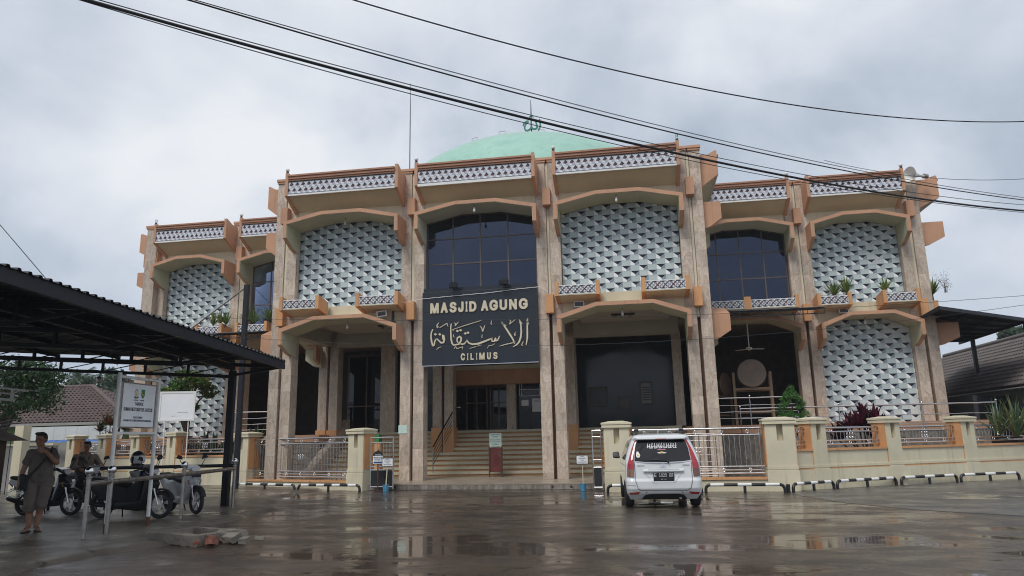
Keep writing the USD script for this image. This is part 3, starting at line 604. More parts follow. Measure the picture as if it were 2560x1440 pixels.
# ceramic lamps, floodlights and bulbs
def globe(x, label, broken=False, F=FM):
    p = F.o + np.array([x, -.90, 11.88]); t = thing('parapet_lamp', label, 'lamp', p, group='ball lamps on the parapet')
    MB().lathe([(.05, 0), (.05, .05), (.035, .07)], 10).build('holder', MT['black_metal'], t)
    if broken: MB().lathe([(.03, .07), (.05, .12), (.055, .2), (.03, .23)], 10).build('bulb', MT['clear_glass'], t, smooth=True)
    else: MB().sph((0, 0, .125), .075).build('globe', MT['white_trim'], t, smooth=True)
globe(-12.785, 'white ball lamp on the parapet fin at the left end of the tall front'); globe(-7.585, 'white ball lamp on the parapet fin just right of the lightning rod'); globe(-2.385, 'white ball lamp on the parapet fin in front of the green dome')
globe(2.045, 'bare clear lamp on the right end of the tall front parapet', True); globe(7.48, 'white ball lamp on the right wing beside the column notch, first fin', F=FW) if 0 else None
globe(6.70, 'white ball lamp on the right wing parapet above the dark window', F=FW); globe(11.07, 'white ball lamp at the far right end of the wing parapet', F=FW)
globe(-17.44, 'white ball lamp on the left wing parapet above the narrow window', F=FW); globe(-21.80, 'bare clear lamp at the outer left end of the wing parapet', True, F=FW)
def bulb(x, z, F, label, v=-.75):
    t = thing('hanging_bulb', label, 'light bulb', F.o + np.array([x, v, z]), group='bulbs under the arches')
    MB().tube([(0, 0, 0), (0, 0, -.10)], .008, 6).build('cord', MT['black_metal'], t); MB().lathe([(.022, -.10), (.025, -.15), (.05, -.21), (.04, -.27), (.0, -.29)], 10).build('bulb', MT['white_trim'], t, smooth=True)
bulb(-5.4, 10.09, FM, 'bulb hanging under the central window arch'); bulb(-.2, 10.09, FM, 'bulb hanging under the upper right arch of the tall front'); bulb(-10.6, 10.09, FM, 'small bulb under the upper left arch of the tall front', -.3)
bulb(-10.4, 6.03, FM, 'bulb under the lower left porch arch', -.3); bulb(-.2, 6.03, FM, 'bulb under the lower right porch arch', -.3); bulb(9.2, 6.03, FW, 'bulb under the lower arch of the right wing', -.3)
def flood(loc, label, rz=0):
    t = thing('floodlight', label, 'floodlight', loc, rz, 'black floodlights above the name board')
    MB().bar((0, 0, 0), (0, -.30, .05), .03).build('arm', MT['black_metal'], t); MB().bar((-.16, -.36, .14), (.16, -.36, .14), .18, .16).build('housing', MT['black_metal'], t)
    MB().bar((-.10, -.30, .26), (.12, -.30, .24), .05, .10).build('control_box', MT['black_metal'], t); MB().box((-.14, -.452, .075), (.14, -.448, .20)).build('lens', MT['tinted_glass'], t)
flood((-6.35, 25.24, 7.0), 'black floodlight on the left of the sign top', 12); flood((-4.35, 25.24, 7.02), 'black floodlight on the right of the sign top', -8)
def panel_lamp(loc, label, rz=0, ry=0):
    t = thing('wall_floodlight', label, 'floodlight', loc, rz, 'flat framed wall floodlights', ry=ry)
    fr = sbox(-.19, -.11, .19, .11); MB().prism(fr.difference(sbox(-.15, -.075, .15, .075)), lambda p, q, e: (p, e, q), -.07, -.04).build('frame', MT['white_trim'], t)
    MB().box((-.17, -.045, -.095), (.17, .0, .095)).build('housing', MT['dull_steel'], t); MB().box((-.152, -.062, -.077), (.152, -.058, .077)).build('lens', MT['tinted_glass'], t)
panel_lamp((-9.05, 25.0, 6.24), 'tilted flat floodlight above the lower left porch arch', 8, -8); panel_lamp((-1.72, 25.2, 6.27), 'flat floodlight on the wall over the lower right porch arch', 0, 0); panel_lamp((8.5, 29.9, 6.35), 'flat floodlight on the right wing wall under the planter')
t = thing('cctv_bracket', 'black bracket lamp standing on the lower left porch arch', 'lamp', (-8.6, 24.9, 5.9)); MB().tube([(0, 0, 0), (.02, 0, .2), (.03, -.05, .40)], [.05, .06, .04], 8).build('body', MT['black_metal'], t); MB().box((-.1, -.08, -.02), (.1, .08, .03)).build('base', MT['black_metal'], t)
t = thing('horn_loudspeaker', 'grey horn loudspeaker on the right wing roof corner', 'loudspeaker', (11.75, 29.6, 11.72), -62)
MB().lathe([(.05, -.45), (.06, -.2), (.10, -.05), (.18, .12), (.30, .30), (.31, .30), (.19, .13), (.08, -.05)], 28).build('horn', MT['white_trim'], t, smooth=True); MB().lathe([(.0, -.62), (.10, -.62), (.10, -.45), (.0, -.45)], 16).build('driver', MT['dull_steel'], t)
for q in t.GetChildren(): UsdGeom.Xformable(q).AddRotateXOp().Set(90.0)

# ---------------------------------------------------------------- porch platform
E1, E2 = np.array([-9.2, 23.68]), np.array([-.5, 22.86])
m = MB(); m.prism([tuple(E1), tuple(E2), (2.6, 22.9), (2.6, 28.7), (-12.7, 28.7), (-12.7, 25.0), (-9.3, 24.2)], lambda p, q, e: (p, q, e), .0, .2)
pl = struct(m, 'porch_platform', MT['porch_tile'])
d = (E2 - E1); Ln = np.linalg.norm(d); d /= Ln; nn = np.array([d[1], -d[0]]); a = 0.0
while a < Ln - .05:
    w = min(rnd.choice((.3, .45, .6, .6)), Ln - a); m = MB(); F = Frame((E1[0], E1[1], 0), (d[0], d[1], 0), (-nn[0], -nn[1], 0))
    m.prism(sbox(a + .003, .012, a + w - .003, .163), lambda p, q, e: F(p, e, q), -.025 - rnd.uniform(0, .004), -.001); m.build('kerb_tile', MT['kerb_stone'], pl); a += w
m = MB(); m.prism(sbox(0, .166, Ln, .205), lambda p, q, e: F(p, e, q), -.035, -.001); m.build('edge_tile', MT['porch_tile'], pl)
for a in (1.25, 6.6, 7.2):
    m = MB(); P = F(a, -.03, .09); m.tube([P, P + F.ey * .02 + 0], .042, 14); m.build('drain_hole', MT['rubber'], pl)

# ---------------------------------------------------------------- boundary walls
def pillar(F, u, w, h, parent, dpt=.6, z0=0, slot=True, side=True, foot=.03):
    sw, s0, s1 = .17, h - .66, h - .20
    m = MB(); B = lambda a, b, c, d, v0=0.0, v1=dpt: m.prism(sbox(a, b, c, d), lambda p, q, e: F(p, e, q), v0, v1)
    if slot:
        B(u - w / 2, .62, u - sw / 2, h - .2); B(u + sw / 2, .62, u + w / 2, h - .2); B(u - sw / 2, .62, u + sw / 2, s0)
        B(u - sw / 2, s0 + .001, u + sw / 2, s1, .2, .4)
    else: B(u - w / 2, .62, u + w / 2, h - .2)
    B(u - w / 2 - foot, z0, u + w / 2 + foot, .555, -foot, dpt + foot); B(u - w / 2 - .01, .556, u + w / 2 + .01, .60, -.008, dpt); B(u - w / 2 - foot * .6, .601, u + w / 2 + foot * .6, .68, -foot * .6, dpt + foot * .6)
    p = m.build('pillar', MT['cream_paint'], parent)
    m = MB(); B = lambda a, b, c, d, v0=0.0, v1=dpt: m.prism(sbox(a, b, c, d), lambda p, q, e: F(p, e, q), v0, v1)
    B(u - w / 2 - .06, h - .199, u + w / 2 + .06, h - .125, -.06, dpt + .06); B(u - w / 2 - .035, h - .124, u + w / 2 + .035, h - .105, -.035, dpt + .035)
    a, c = w / 2 + .075, w / 2 - .17
    base = [F(u + i, v, h - .104) for i, v in ((-a, -.075), (a, -.075), (a, dpt + .075), (-a, dpt + .075))]; lip = [x + np.array([0, 0, .05]) for x in base]; top = [F(u + i, v, h) for i, v in ((-c, .17), (c, .17), (c, dpt - .17), (-c, dpt - .17))]
    m.add(base + lip + top, [(3, 2, 1, 0), (0, 1, 5, 4), (1, 2, 6, 5), (2, 3, 7, 6), (3, 0, 4, 7), (4, 5, 9, 8), (5, 6, 10, 9), (6, 7, 11, 10), (7, 4, 8, 11), (8, 9, 10, 11)]); m.build('pillar_cap', MT['cream_paint'], p)
    m = MB(); m.prism(sbox(u - w / 2, .62, u + w / 2, .64), lambda p, q, e: F(p, e, q), -.003, -.0005); m.build('band', MT['orange_paint'], p)
    if side:
        for s in (-1, 1):
            m = MB(); x0, x1 = sorted((u + s * w / 2 + s * .0005, u + s * (w / 2 + .025))); m.prism(sbox(x0, .69, x1, h - .2), lambda p, q, e: F(p, e, q), .03, dpt - .03); m.build('side_panel', MT['orange_paint'], p)
def railing(F, ua, ub, z0, z1, parent, v=.3, orn=True, step=.14, mtl='steel'):
    r = UsdGeom.Xform.Define(stage, numbered(str(parent.GetPath()) + '/railing')).GetPrim(); H = z1 - z0
    tb = lambda a, b, rad, nm: MB().tube([a, b], rad, 8).build(nm, MT[mtl], r, smooth=40)
    zs = (z1, z1 - .16 * min(1, H / .9) - .03, z0 + .17 * min(1, H / .9) + .02, z0)
    for z, rad in zip(zs, (.032, .024, .022, .026)): tb(F(ua - .03, v, z), F(ub + .03, v, z), rad, 'rail')
    for u in (ua + .05, ub - .05): tb(F(u, v, z0 - .02), F(u, v, z1), .022, 'upright')
    n = max(2, int((ub - ua - .2) / step))
    for i in range(n): u = ua + .1 + (ub - ua - .2) * (i + .5) / n; tb(F(u, v, zs[2]), F(u, v, zs[1]), .0085, 'bar')
    if H > 1.0:
        for k in (1, 2): tb(F(ua, v, zs[2] - .10 * k), F(ub, v, zs[2] - .10 * k), .016, 'rail')
    k = max(2, round((ub - ua) / .75))
    for zc in ((zs[0] + zs[1]) / 2, (zs[2] + zs[3]) / 2):
        for i in range(k):
            u = ua + (ub - ua) * (i + .5) / k; an = np.linspace(0, 2 * math.pi, 15); MB().tube([F(u + .045 * math.cos(q), v, zc + .045 * math.sin(q)) for q in an], .012, 6, cap=False).build('ring', MT['chrome'], r, smooth=True)
    if orn:
        uc, zc = (ua + ub) / 2, (zs[1] + zs[2]) / 2
        for i in (-1, 0, 1):
            m = MB()
            for s in (-1, 1):
                an = np.linspace(-.6, 4.4, 12); m.tube([F(uc + i * .11 + s * .028 * math.cos(q) * (1 - q * .08), v - .012, zc + s * .05 + .045 * math.sin(q) * (1 - q * .08)) for q in an], .013, 6)
            m.build('scroll', MT['chrome'], r, smooth=True)
def fence(name, label, A, B, pil, panels, w, h, sill, top, z_low=0.0, dpt=.55, ztop=None, group=None):
    A, B = np.array(A, float), np.array(B, float); d = (B - A) / np.linalg.norm(B - A); F = Frame((A[0], A[1], 0), (d[0], d[1], 0), (-d[1], d[0], 0))
    t = thing(name, label, 'wall', group=group)
    for u, ww in pil: pillar(F, u, ww, h, t, dpt, z_low)
    for ua, ub in panels:
        m = MB(); m.prism(sbox(ua + .002, z_low, ub - .002, sill - .06), lambda p, q, e: F(p, e, q), .04, dpt - .04)
        if sill > .8:
            m.prism(sbox(ua + .003, z_low + .001, ub - .003, .555), lambda p, q, e: F(p, e, q), .008, .039); m.prism(sbox(ua + .003, .60, ub - .003, .67), lambda p, q, e: F(p, e, q), .01, .0395)
        lw = m.build('low_wall', MT['cream_paint'], t)
        n = max(1, round((ub - ua) / .42))
        for i in range(n): m = MB(); a, b = ua + (ub - ua) * i / n, ua + (ub - ua) * (i + 1) / n; m.prism(sbox(a + .004, sill - .059, b - .0015, sill), lambda p, q, e: F(p, e, q), .0, dpt); m.build('sill_tile', MT['orange_paint'], lw)
        if sill > .8: m = MB(); m.prism(sbox(ua + .003, .557, ub - .003, .598), lambda p, q, e: F(p, e, q), .02, .0392); m.build('band', MT['orange_paint'], lw)
        railing(F, ua + .06, ub - .06, sill + .11, top, t, dpt / 2)
    return F, t
FL, f1 = fence('boundary_wall', 'cream gate wall with a long steel railing between two pillars left of the steps', (-15.2, 25.9), (-9.3, 23.5), [(.36, .80), (6.30, .70)], [(.78, 5.93)], .8, 2.06, .30, 1.76)
FR, f2 = fence('boundary_wall', 'cream gate wall with a long steel railing behind the parked car', (-.66, 21.8), (4.6, 21.57), [(.12, .74), (4.72, .80)], [(.51, 4.30)], .74, 2.05, .38, 1.76)
FS, f3 = fence('boundary_wall', 'cream garden wall receding along the right side of the yard', (3.9, 21.6), (12.4, 26.4), [(1.60, .52), (4.45, .55), (7.62, .55), (11.2, .55)], [(.42, 1.33), (1.87, 4.16), (4.74, 7.33), (7.91, 10.91), (11.49, 13.0)], .55, 2.04, 1.13, 1.72)
dl = np.array([-1, .3]) / math.hypot(1, .3); B0 = np.array([-15.0, 26.0]); s = math.hypot(1, .3)
FE, f4 = fence('boundary_wall', 'cream garden wall with four small pillars behind the motorcycles', tuple(B0 + dl * 13.0), tuple(B0 + dl * .35), [(12.65 - q * s + .0, .52) for q in (3.43, 5.57, 7.63, 9.72)], [(12.65 - b * s + .27, 12.65 - a * s - .27) for a, b in ((.25, 3.43), (3.43, 5.57), (5.57, 7.63), (7.63, 9.72))], .52, 2.18, 1.2, 1.82, z_low=.0)

# sliding lattice gates parked behind the railings, hinged leaves beside the opening
def lattice_gate(name, label, F, ua, ub, v, z0, z1, nx, nz):
    t = thing(name, label, 'gate', group=None)
    for z in np.linspace(z0, z1, nz): MB().tube([F(ua, v, z), F(ub, v, z)], .012, 6).build('cross_bar', MT['dull_steel'], t)
    for u in np.linspace(ua, ub, nx): MB().tube([F(u, v + .03, z0), F(u, v + .03, z1)], .014, 6).build('upright_bar', MT['dull_steel'], t)
    return t
lattice_gate('sliding_gate', 'steel lattice gate slid open behind the left railing', FL, 1.6, 5.9, .78, .2, 1.62, 18, 8)
lattice_gate('sliding_gate', 'steel lattice gate slid open behind the railing next to the car', FR, .6, 3.0, .80, .2, 1.62, 11, 8)
F = Frame((-8.78, 23.40, 0), (.985, -.17, 0), (.17, .985, 0)); t = thing('gate_leaf', 'narrow steel gate leaf with black lower panel beside the left pillar', 'gate')
for z, r_ in ((1.72, .028), (1.55, .022), (.92, .022), (.78, .022), (.66, .026), (.13, .026)): MB().tube([F(0, 0, z), F(.86, 0, z)], r_, 8).build('rail', MT['steel'], t, smooth=40)
for u in (.02, .86): MB().tube([F(u, 0, .05), F(u, 0, 1.74)], .026, 8).build('upright', MT['steel'], t, smooth=40)
for i in range(6): MB().tube([F(.13 + .12 * i, 0, .92), F(.13 + .12 * i, 0, 1.55)], .008, 6).build('bar', MT['steel'], t)
MB().prism(sbox(.03, .15, .84, .64), lambda p, q, e: F(p, e, q), -.01, .01).build('lower_panel', MT['black_board'], t)
F = Frame((-1.28, 22.1, 0), (1, 0, 0), (0, 1, 0)); t = thing('gate_leaf', 'slim steel gate leaf edge beside the pillar left of the car', 'gate')
for z, r_ in ((1.78, .028), (1.60, .022), (.92, .022), (.70, .022), (.12, .026)): MB().tube([F(0, 0, z), F(.26, 0, z)], r_, 8).build('rail', MT['steel'], t, smooth=40)
for u in (0, .26): MB().tube([F(u, 0, .05), F(u, 0, 1.80)], .024, 8).build('upright', MT['steel'], t, smooth=40)
MB().prism(sbox(.02, .14, .25, .68), lambda p, q, e: F(p, e, q), -.01, .01).build('lower_panel', MT['black_board'], t)

# ---------------------------------------------------------------- black and white barrier pipes
def barrier(A, B, label, legs=1, h=.22):
    A, B = np.array([*A, 0.]), np.array([*B, 0.]); L = np.linalg.norm(B - A); d = (B - A) / L; r = .043
    t = thing('barrier_pipe', label, 'barrier', A, group='black and white barrier pipes along the wall')
    zz = lambda u, z: d * u + np.array([0, 0, z])
    for e in (0, 1):
        U = (lambda u: u) if e == 0 else (lambda u: L - u)
        an = np.linspace(0, math.pi / 2, 6); MB().tube([zz(U(0), -.02)] + [zz(U(.13 * (1 - math.cos(q))), h - .13 + .13 * math.sin(q)) for q in an], r, 10).build('bent_end', MT['black_paint'], t, smooth=50)
    n = max(3, round((L - .26) / .36)); n += (n + 1) % 2; w = (L - .26) / n
    for i in range(n): MB().tube([zz(.13 + w * i, h), zz(.13 + w * (i + 1), h)], r, 12).build('stripe', MT['white_paint' if i % 2 == 0 else 'black_paint'], t, smooth=50)
    for k in range(legs): u = L * (k + 1) / (legs + 1); MB().tube([zz(u, -.02), zz(u, h - .03)], r * .95, 10).build('leg', MT['black_paint'], t, smooth=50)
barrier((-14.04, 24.17), (-11.35, 23.19), 'striped barrier pipe in front of the left railing, further from the steps'); barrier((-11.21, 23.17), (-8.85, 22.66), 'striped barrier pipe in front of the pillar left of the steps')
barrier((-.85, 21.35), (1.75, 21.2), 'striped barrier pipe partly hidden behind the car'); barrier((1.87, 21.19), (3.95, 21.05), 'striped barrier pipe right beside the car')
for i, (a, b) in enumerate((((4.19, 21.17), (5.5, 22.2)), ((5.62, 22.3), (7.62, 23.6)), ((7.8, 23.7), (9.75, 24.75)), ((9.9, 24.83), (11.95, 25.7)))):
    barrier(a, b, ['short striped barrier pipe at the bend of the right garden wall', 'second striped barrier pipe along the right garden wall', 'third striped barrier pipe along the right garden wall', 'last striped barrier pipe at the right picture edge'][i])
t = thing('stump', 'small black stump post at the foot of the corner pillar', 'post', (4.05, 21.12, 0)); MB().lathe([(.055, 0), (.055, .22), (.0, .22)], 10).build('post', MT['black_paint'], t)

# ---------------------------------------------------------------- solids for bodies
def hull(a, b): return m3.Manifold.batch_hull([a, b])
def ball(p, r):
    r = np.broadcast_to(np.asarray(r, float), 3)
    return m3.Manifold.sphere(1.0, 20).scale(list(map(float, r))).translate(list(map(float, p)))
def bones(lst):
    """lst of (p, rp, q, rq): every bone is the hull of its two end balls"""
    out = m3.Manifold()
    for p, rp, q, rq in lst: out = out + hull(ball(p, rp), ball(q, rq))
    return out
def soft(man, length=.02, it=8, lam=.5):
    q = man.refine_to_length(length).to_mesh(); t = trimesh.Trimesh(q.vert_properties[:, :3], q.tri_verts, process=True)
    trimesh.smoothing.filter_taubin(t, lamb=lam, nu=lam + .03, iterations=it); return t
def rbox(c, s, r): 
    c = np.array(c, float); s = np.array(s, float) / 2 - r
    return m3.Manifold.batch_hull([ball(c + s * np.array(k), r) for k in np.ndindex(2, 2, 2) for k in [np.array(k) * 2 - 1]])
def hullpts(pts, r): return m3.Manifold.batch_hull([ball(p, r) for p in pts])

# ---------------------------------------------------------------- the white car
mat('car_paint', (.66, .68, .69), .28, .03, 2, coat=1.0, streak=.12, dirt=(.35, .34, .32), dirtsc=1.5)
mat('car_black', (.018, .018, .02), .45, .2, 8)
mat('lamp_red', (.36, .012, .018), .12, .1, 20, coat=1.0); mat('lamp_dark', (.14, .045, .03), .12, .15, 20, coat=1.0); mat('lamp_amber', (.22, .10, .055), .12, .15, 20, coat=1.0)
mat('rear_glass', (.012, .012, .014), .05, .2, 3)
mat('plate_black', (.015, .016, .022), .4)
mat('alloy', (.45, .45, .46), .3, .1, 6, metal=.9)
car = thing('parked_car', 'white compact van with roof rails parked tail-on before the steps', 'car', (.58, 16.55, 0.0), 3.0)
ZT = [(.20, .74, .24, 3.95, .10), (.34, .81, .06, 4.08, .12), (.44, .825, .0, 4.13, .14), (.60, .83, .0, 4.13, .15), (.66, .83, .035, 4.10, .15), (.80, .83, .055, 4.02, .16), (.98, .825, .075, 3.70, .16), (1.06, .815, .10, 3.10, .16), (1.20, .775, .16, 2.88, .15), (1.36, .715, .235, 2.62, .14), (1.48, .665, .28, 2.40, .13), (1.545, .63, .22, 2.2, .13), (1.60, .585, .30, 2.0, .12), (1.63, .46, .55, 1.75, .10)]
zt = np.array([k[0] for k in ZT]); tab = np.array([k[1:] for k in ZT])
def sec(z): return [np.interp(z, zt, tab[:, i]) for i in range(4)]
def outline(z, n=14):
    w, yr, yf, r = sec(z); P = []
    r2 = max(r, .16)
    for cx, cy, a0, rr in ((w - r, yr + r, -90, r), (w - r2, yf - r2, 0, r2), (-w + r2, yf - r2, 90, r2), (-w + r, yr + r, 180, r)):
        for a in np.linspace(a0, a0 + 90, n): P.append((cx + rr * math.cos(math.radians(a)), cy + rr * math.sin(math.radians(a))))
    P = np.array(P); b = .035 * np.cos(np.clip(P[:, 0] / w, -1, 1) * math.pi / 2) * (P[:, 1] < yr + r + .01); P[:, 1] -= b
    return P
zs_ = np.r_[np.arange(.20, 1.62, .02), 1.63]; Pn = None; V = []; F = []
for i, z in enumerate(zs_):
    o = outline(z); Pn = len(o); V.append(np.c_[o, np.full(Pn, z)])
for i in range(len(zs_) - 1):
    for j in range(Pn): F.append((i * Pn + j, i * Pn + (j + 1) % Pn, (i + 1) * Pn + (j + 1) % Pn, (i + 1) * Pn + j))
V = np.vstack(V); m = MB().add(V, F)
top = outline(1.63); c = np.array([[0, 1.15, 1.655]]); m.add(np.vstack([np.c_[top, np.full(Pn, 1.63)], c]), [(j, (j + 1) % Pn, Pn) for j in range(Pn)])
bot = outline(.20); m.add(np.vstack([np.c_[bot, np.full(Pn, .2)], [[0, 2, .2]]]), [((j + 1) % Pn, j, Pn) for j in range(Pn)])
body = m.build('body', MT['car_paint'], car, smooth=35)
def rear_y(x, z):
    w, yr, yf, r = sec(z); ax = abs(x); b = .035 * math.cos(min(1, ax / w) * math.pi / 2)
    if ax <= w - r: return yr - b
    d = min(1, (ax - (w - r)) / r); return yr + r - r * math.sqrt(max(0, 1 - d * d)) - b
def rear_patch(poly, off, name, mt, parent=car, smooth=35, thick=.012):
    P = poly if hasattr(poly, 'geom_type') else Polygon(poly); v, f = trimesh.creation.triangulate_polygon(P, engine='earcut')
    t = trimesh.Trimesh(np.c_[v, np.zeros(len(v))], f, process=True); v, f = trimesh.remesh.subdivide_to_size(t.vertices, t.faces, .03, max_iter=12)
    a = np.array([(x, rear_y(x, z) - off, z) for x, z, _ in v]); t = trimesh.Trimesh(a, f, process=False); t.merge_vertices()
    return MB().tm(t).build(name, mt, parent, smooth=True)
def rr(x0, z0, x1, z1, r): return sbox(x0 + r, z0 + r, x1 - r, z1 - r).buffer(r)
glass_p = Polygon([(-.615, 1.035), (-.59, 1.30), (-.535, 1.475), (-.40, 1.492), (.40, 1.492), (.535, 1.475), (.59, 1.30), (.615, 1.035), (.4, 1.012), (0, 1.003), (-.4, 1.012)])
rear_patch(glass_p, .006, 'rear_window', MT['rear_glass'])
rear_patch(LineString([(-.625, 1.03), (-.4, 1.005), (0, .995), (.4, 1.005), (.625, 1.03)]).buffer(.007), .008, 'chrome_strip', MT['chrome'])
# seams of the tailgate, handle moulding, plate recess
gate = LineString([(-.62, 1.0), (-.615, .60), (-.57, .45), (-.50, .40), (.50, .40), (.57, .45), (.615, .60), (.62, 1.0)])
rear_patch(gate.buffer(.0055), .002, 'tailgate_seam', MT['car_black'])
rear_patch(LineString([(-.80, .52), (-.62, .505)]).buffer(.004).union(LineString([(.80, .52), (.62, .505)]).buffer(.004)).geoms[0], .002, 'bumper_seam', MT['car_black'])
v = [(x, rear_y(x, z) - d, z) for z, d in ((.80, 0.0), (.805, .035), (.825, .045), (.85, .03), (.865, 0.0)) for x in np.linspace(-.44, .44, 23)]
MB().add(v, [(k * 23 + i, k * 23 + i + 1, (k + 1) * 23 + i + 1, (k + 1) * 23 + i) for k in range(4) for i in range(22)]).build('tailgate_handle', MT['car_paint'], car, smooth=60)
rear_patch(sbox(-.34, .845, .34, .857), .046, 'chrome_strip', MT['chrome'])
rear_patch(Polygon([(-.42, .79), (.42, .79), (.22, .56), (-.22, .56)]).difference(Polygon([(-.41, .784), (.41, .784), (.213, .566), (-.213, .566)])), .0015, 'recess_seam', MT['dull_steel'])
for s in (-1, 1):
    q = lambda L: [(s * x, z) for x, z in L]
    rear_patch(q([(.625, 1.04), (.60, 1.30), (.545, 1.49), (.575, 1.49), (.66, 1.31), (.735, 1.10), (.71, 1.06)]), .010, 'tail_lamp_upper', MT['lamp_red'])
    rear_patch(q([(.632, 1.035), (.705, 1.055), (.735, 1.095), (.775, .98), (.79, .87), (.638, .855)]), .022, 'tail_lamp', MT['lamp_red'])
    rear_patch(q([(.638, .853), (.79, .867), (.80, .70), (.645, .695)]), .020, 'tail_lamp_lower', MT['lamp_amber' if s < 0 else 'lamp_dark'])
    rear_patch(q([(.52, .375), (.765, .355), (.745, .312), (.575, .318)]), .008, 'reflector', MT['lamp_red'])
    rear_patch(affinity.translate(Polygon([(.012 * math.cos(a), .012 * math.sin(a)) for a in np.linspace(0, 6.2, 12)]), s * .39, .36), .006, 'parking_sensor', MT['car_black'])
rear_patch(Polygon([(-.50, .20), (-.42, .305), (-.30, .325), (.30, .325), (.42, .305), (.50, .20)]), .010, 'lower_valance', MT['car_black'])
# roof spoiler, rails, wiper, plate, badges, stickers
v = hullpts([(-.52, .17, 1.515), (.52, .17, 1.515), (-.50, .34, 1.56), (.50, .34, 1.56), (-.55, .30, 1.50), (.55, .30, 1.50)], .018); MB().mf(v).build('roof_spoiler', MT['car_paint'], car, smooth=40)
MB().mf(hullpts([(-.5, .175, 1.492), (.5, .175, 1.492), (-.5, .27, 1.488), (.5, .27, 1.488)], .008)).build('spoiler_underside', MT['car_black'], car)
MB().box((-.12, .146, 1.503), (.12, .152, 1.517)).build('brake_lamp', MT['lamp_red'], car)
for s in (-1, 1): MB().tube([(s * .54, .42, 1.60), (s * .545, .55, 1.685), (s * .545, 1.9, 1.69), (s * .54, 2.05, 1.60)], .024, 8).build('roof_rail', MT['car_black'], car, smooth=40)
for y in (.62, 1.6): MB().bar((-.56, y, 1.705), (.56, y, 1.705), .05, .025).build('roof_bar', MT['dull_steel'], car); 
for s in (-1, 1): MB().bar((s * .56, .62, 1.70), (s * .46, .62, 1.70), .09, .06).build('bar_mount', MT['car_black'], car)
MB().tube([(-.02, .62, 1.65), (-.02, .50, 1.73)], [.012, .006], 6).build('antenna', MT['white_trim'], car)
MB().tube([(.13, rear_y(.13, .99) - .02, .985), (.10, rear_y(.1, 1.03) - .03, 1.035), (-.15, rear_y(-.15, 1.045) - .025, 1.055), (-.36, rear_y(-.36, 1.05) - .02, 1.05)], [.02, .014, .010, .006], 8).build('wiper', MT['car_black'], car, smooth=50)
yp = rear_y(0, .68) - .014
MB().box((-.225, yp, .60), (.225, yp + .01, .785)).build('number_plate', MT['plate_black'], car)
mat('print_white', (.72, .72, .72), .5); mat('print_black', (.03, .03, .035), .5); mat('print_green', (.02, .22, .09), .5); mat('print_blue', (.02, .05, .22), .5); mat('print_yellow', (.55, .42, .08), .5); mat('print_pink', (.5, .13, .2), .5)
for tx, x, w, z, h in (('E', -.205, .045, .69, .075), ('1025', -.10, .165, .69, .075), ('BF', .125, .085, .69, .075), ('03 · 27', -.06, .11, .625, .022)): letters(tx, x, z, w, h, yp - .001, MT['print_white'], car, .003, 'plate_letter', bold=False, split=False)
def on_rear(x0, z, sc, P, mt, name, off): rear_patch(affinity.translate(affinity.scale(P, sc, sc, origin=(0, 0)), x0, z), off, name, mt)
ell = Polygon([(math.cos(a), .62 * math.sin(a)) for a in np.linspace(0, 6.2, 24)])
on_rear(0.0, .93, .066, ell.difference(affinity.scale(ell, .78, .74)), MT['chrome'], 'emblem', .006); on_rear(0, .93, .06, Polygon([(-.6, .1), (0, .35), (.55, .3), (-.05, .05), (.5, -.25), (-.1, -.4), (-.5, -.2)]), MT['chrome'], 'emblem', .007)
letters('DAIHATSU', -.56, .925, .15, .022, rear_y(-.5, .93) - .004, MT['dull_steel'], car, .003, 'badge', split=False); letters('XENIA', .42, .925, .16, .024, rear_y(.5, .93) - .004, MT['dull_steel'], car, .003, 'badge', split=False)
# white calligraphy across the rear window and two stickers
cr = random.Random(3); st_ = []
for i in range(13):
    x = -.31 + i * .052; h0 = cr.uniform(.0, .03); st_.append(LineString([(x, 1.315 + h0), (x + cr.uniform(-.015, .015), 1.345), (x + .012, 1.405 + cr.uniform(-.01, .015))]).buffer(.008))
    an = np.linspace(cr.uniform(0, 2), 4.5, 8); st_.append(LineString([(x + .02 + .022 * math.cos(q), 1.335 + .018 * math.sin(q)) for q in an]).buffer(.0065))
    if i % 2: st_.append(LineString([(x, 1.31), (x + .07, 1.315)]).buffer(.006))
for P in getattr(unary_union(st_), 'geoms', [unary_union(st_)]): rear_patch(P, .010, 'window_lettering', MT['print_white'])
rear_patch(sbox(-.09, 1.265, .09, 1.285), .010, 'sticker', MT['print_pink']); on_rear(0, 1.215, .035, ell, MT['print_yellow'], 'sticker', .011); rear_patch(Polygon([(-.11, 1.205), (0, 1.235), (.11, 1.205), (.07, 1.195), (-.07, 1.195)]), .010, 'sticker', MT['print_white'])
rear_patch(Polygon([(-.575, 1.14), (-.56, 1.235), (-.52, 1.24), (-.50, 1.20), (-.48, 1.16), (-.50, 1.115), (-.55, 1.11)]), .010, 'sticker', MT['print_white']); on_rear(-.527, 1.155, .028, ell, MT['print_yellow'], 'sticker', .011)
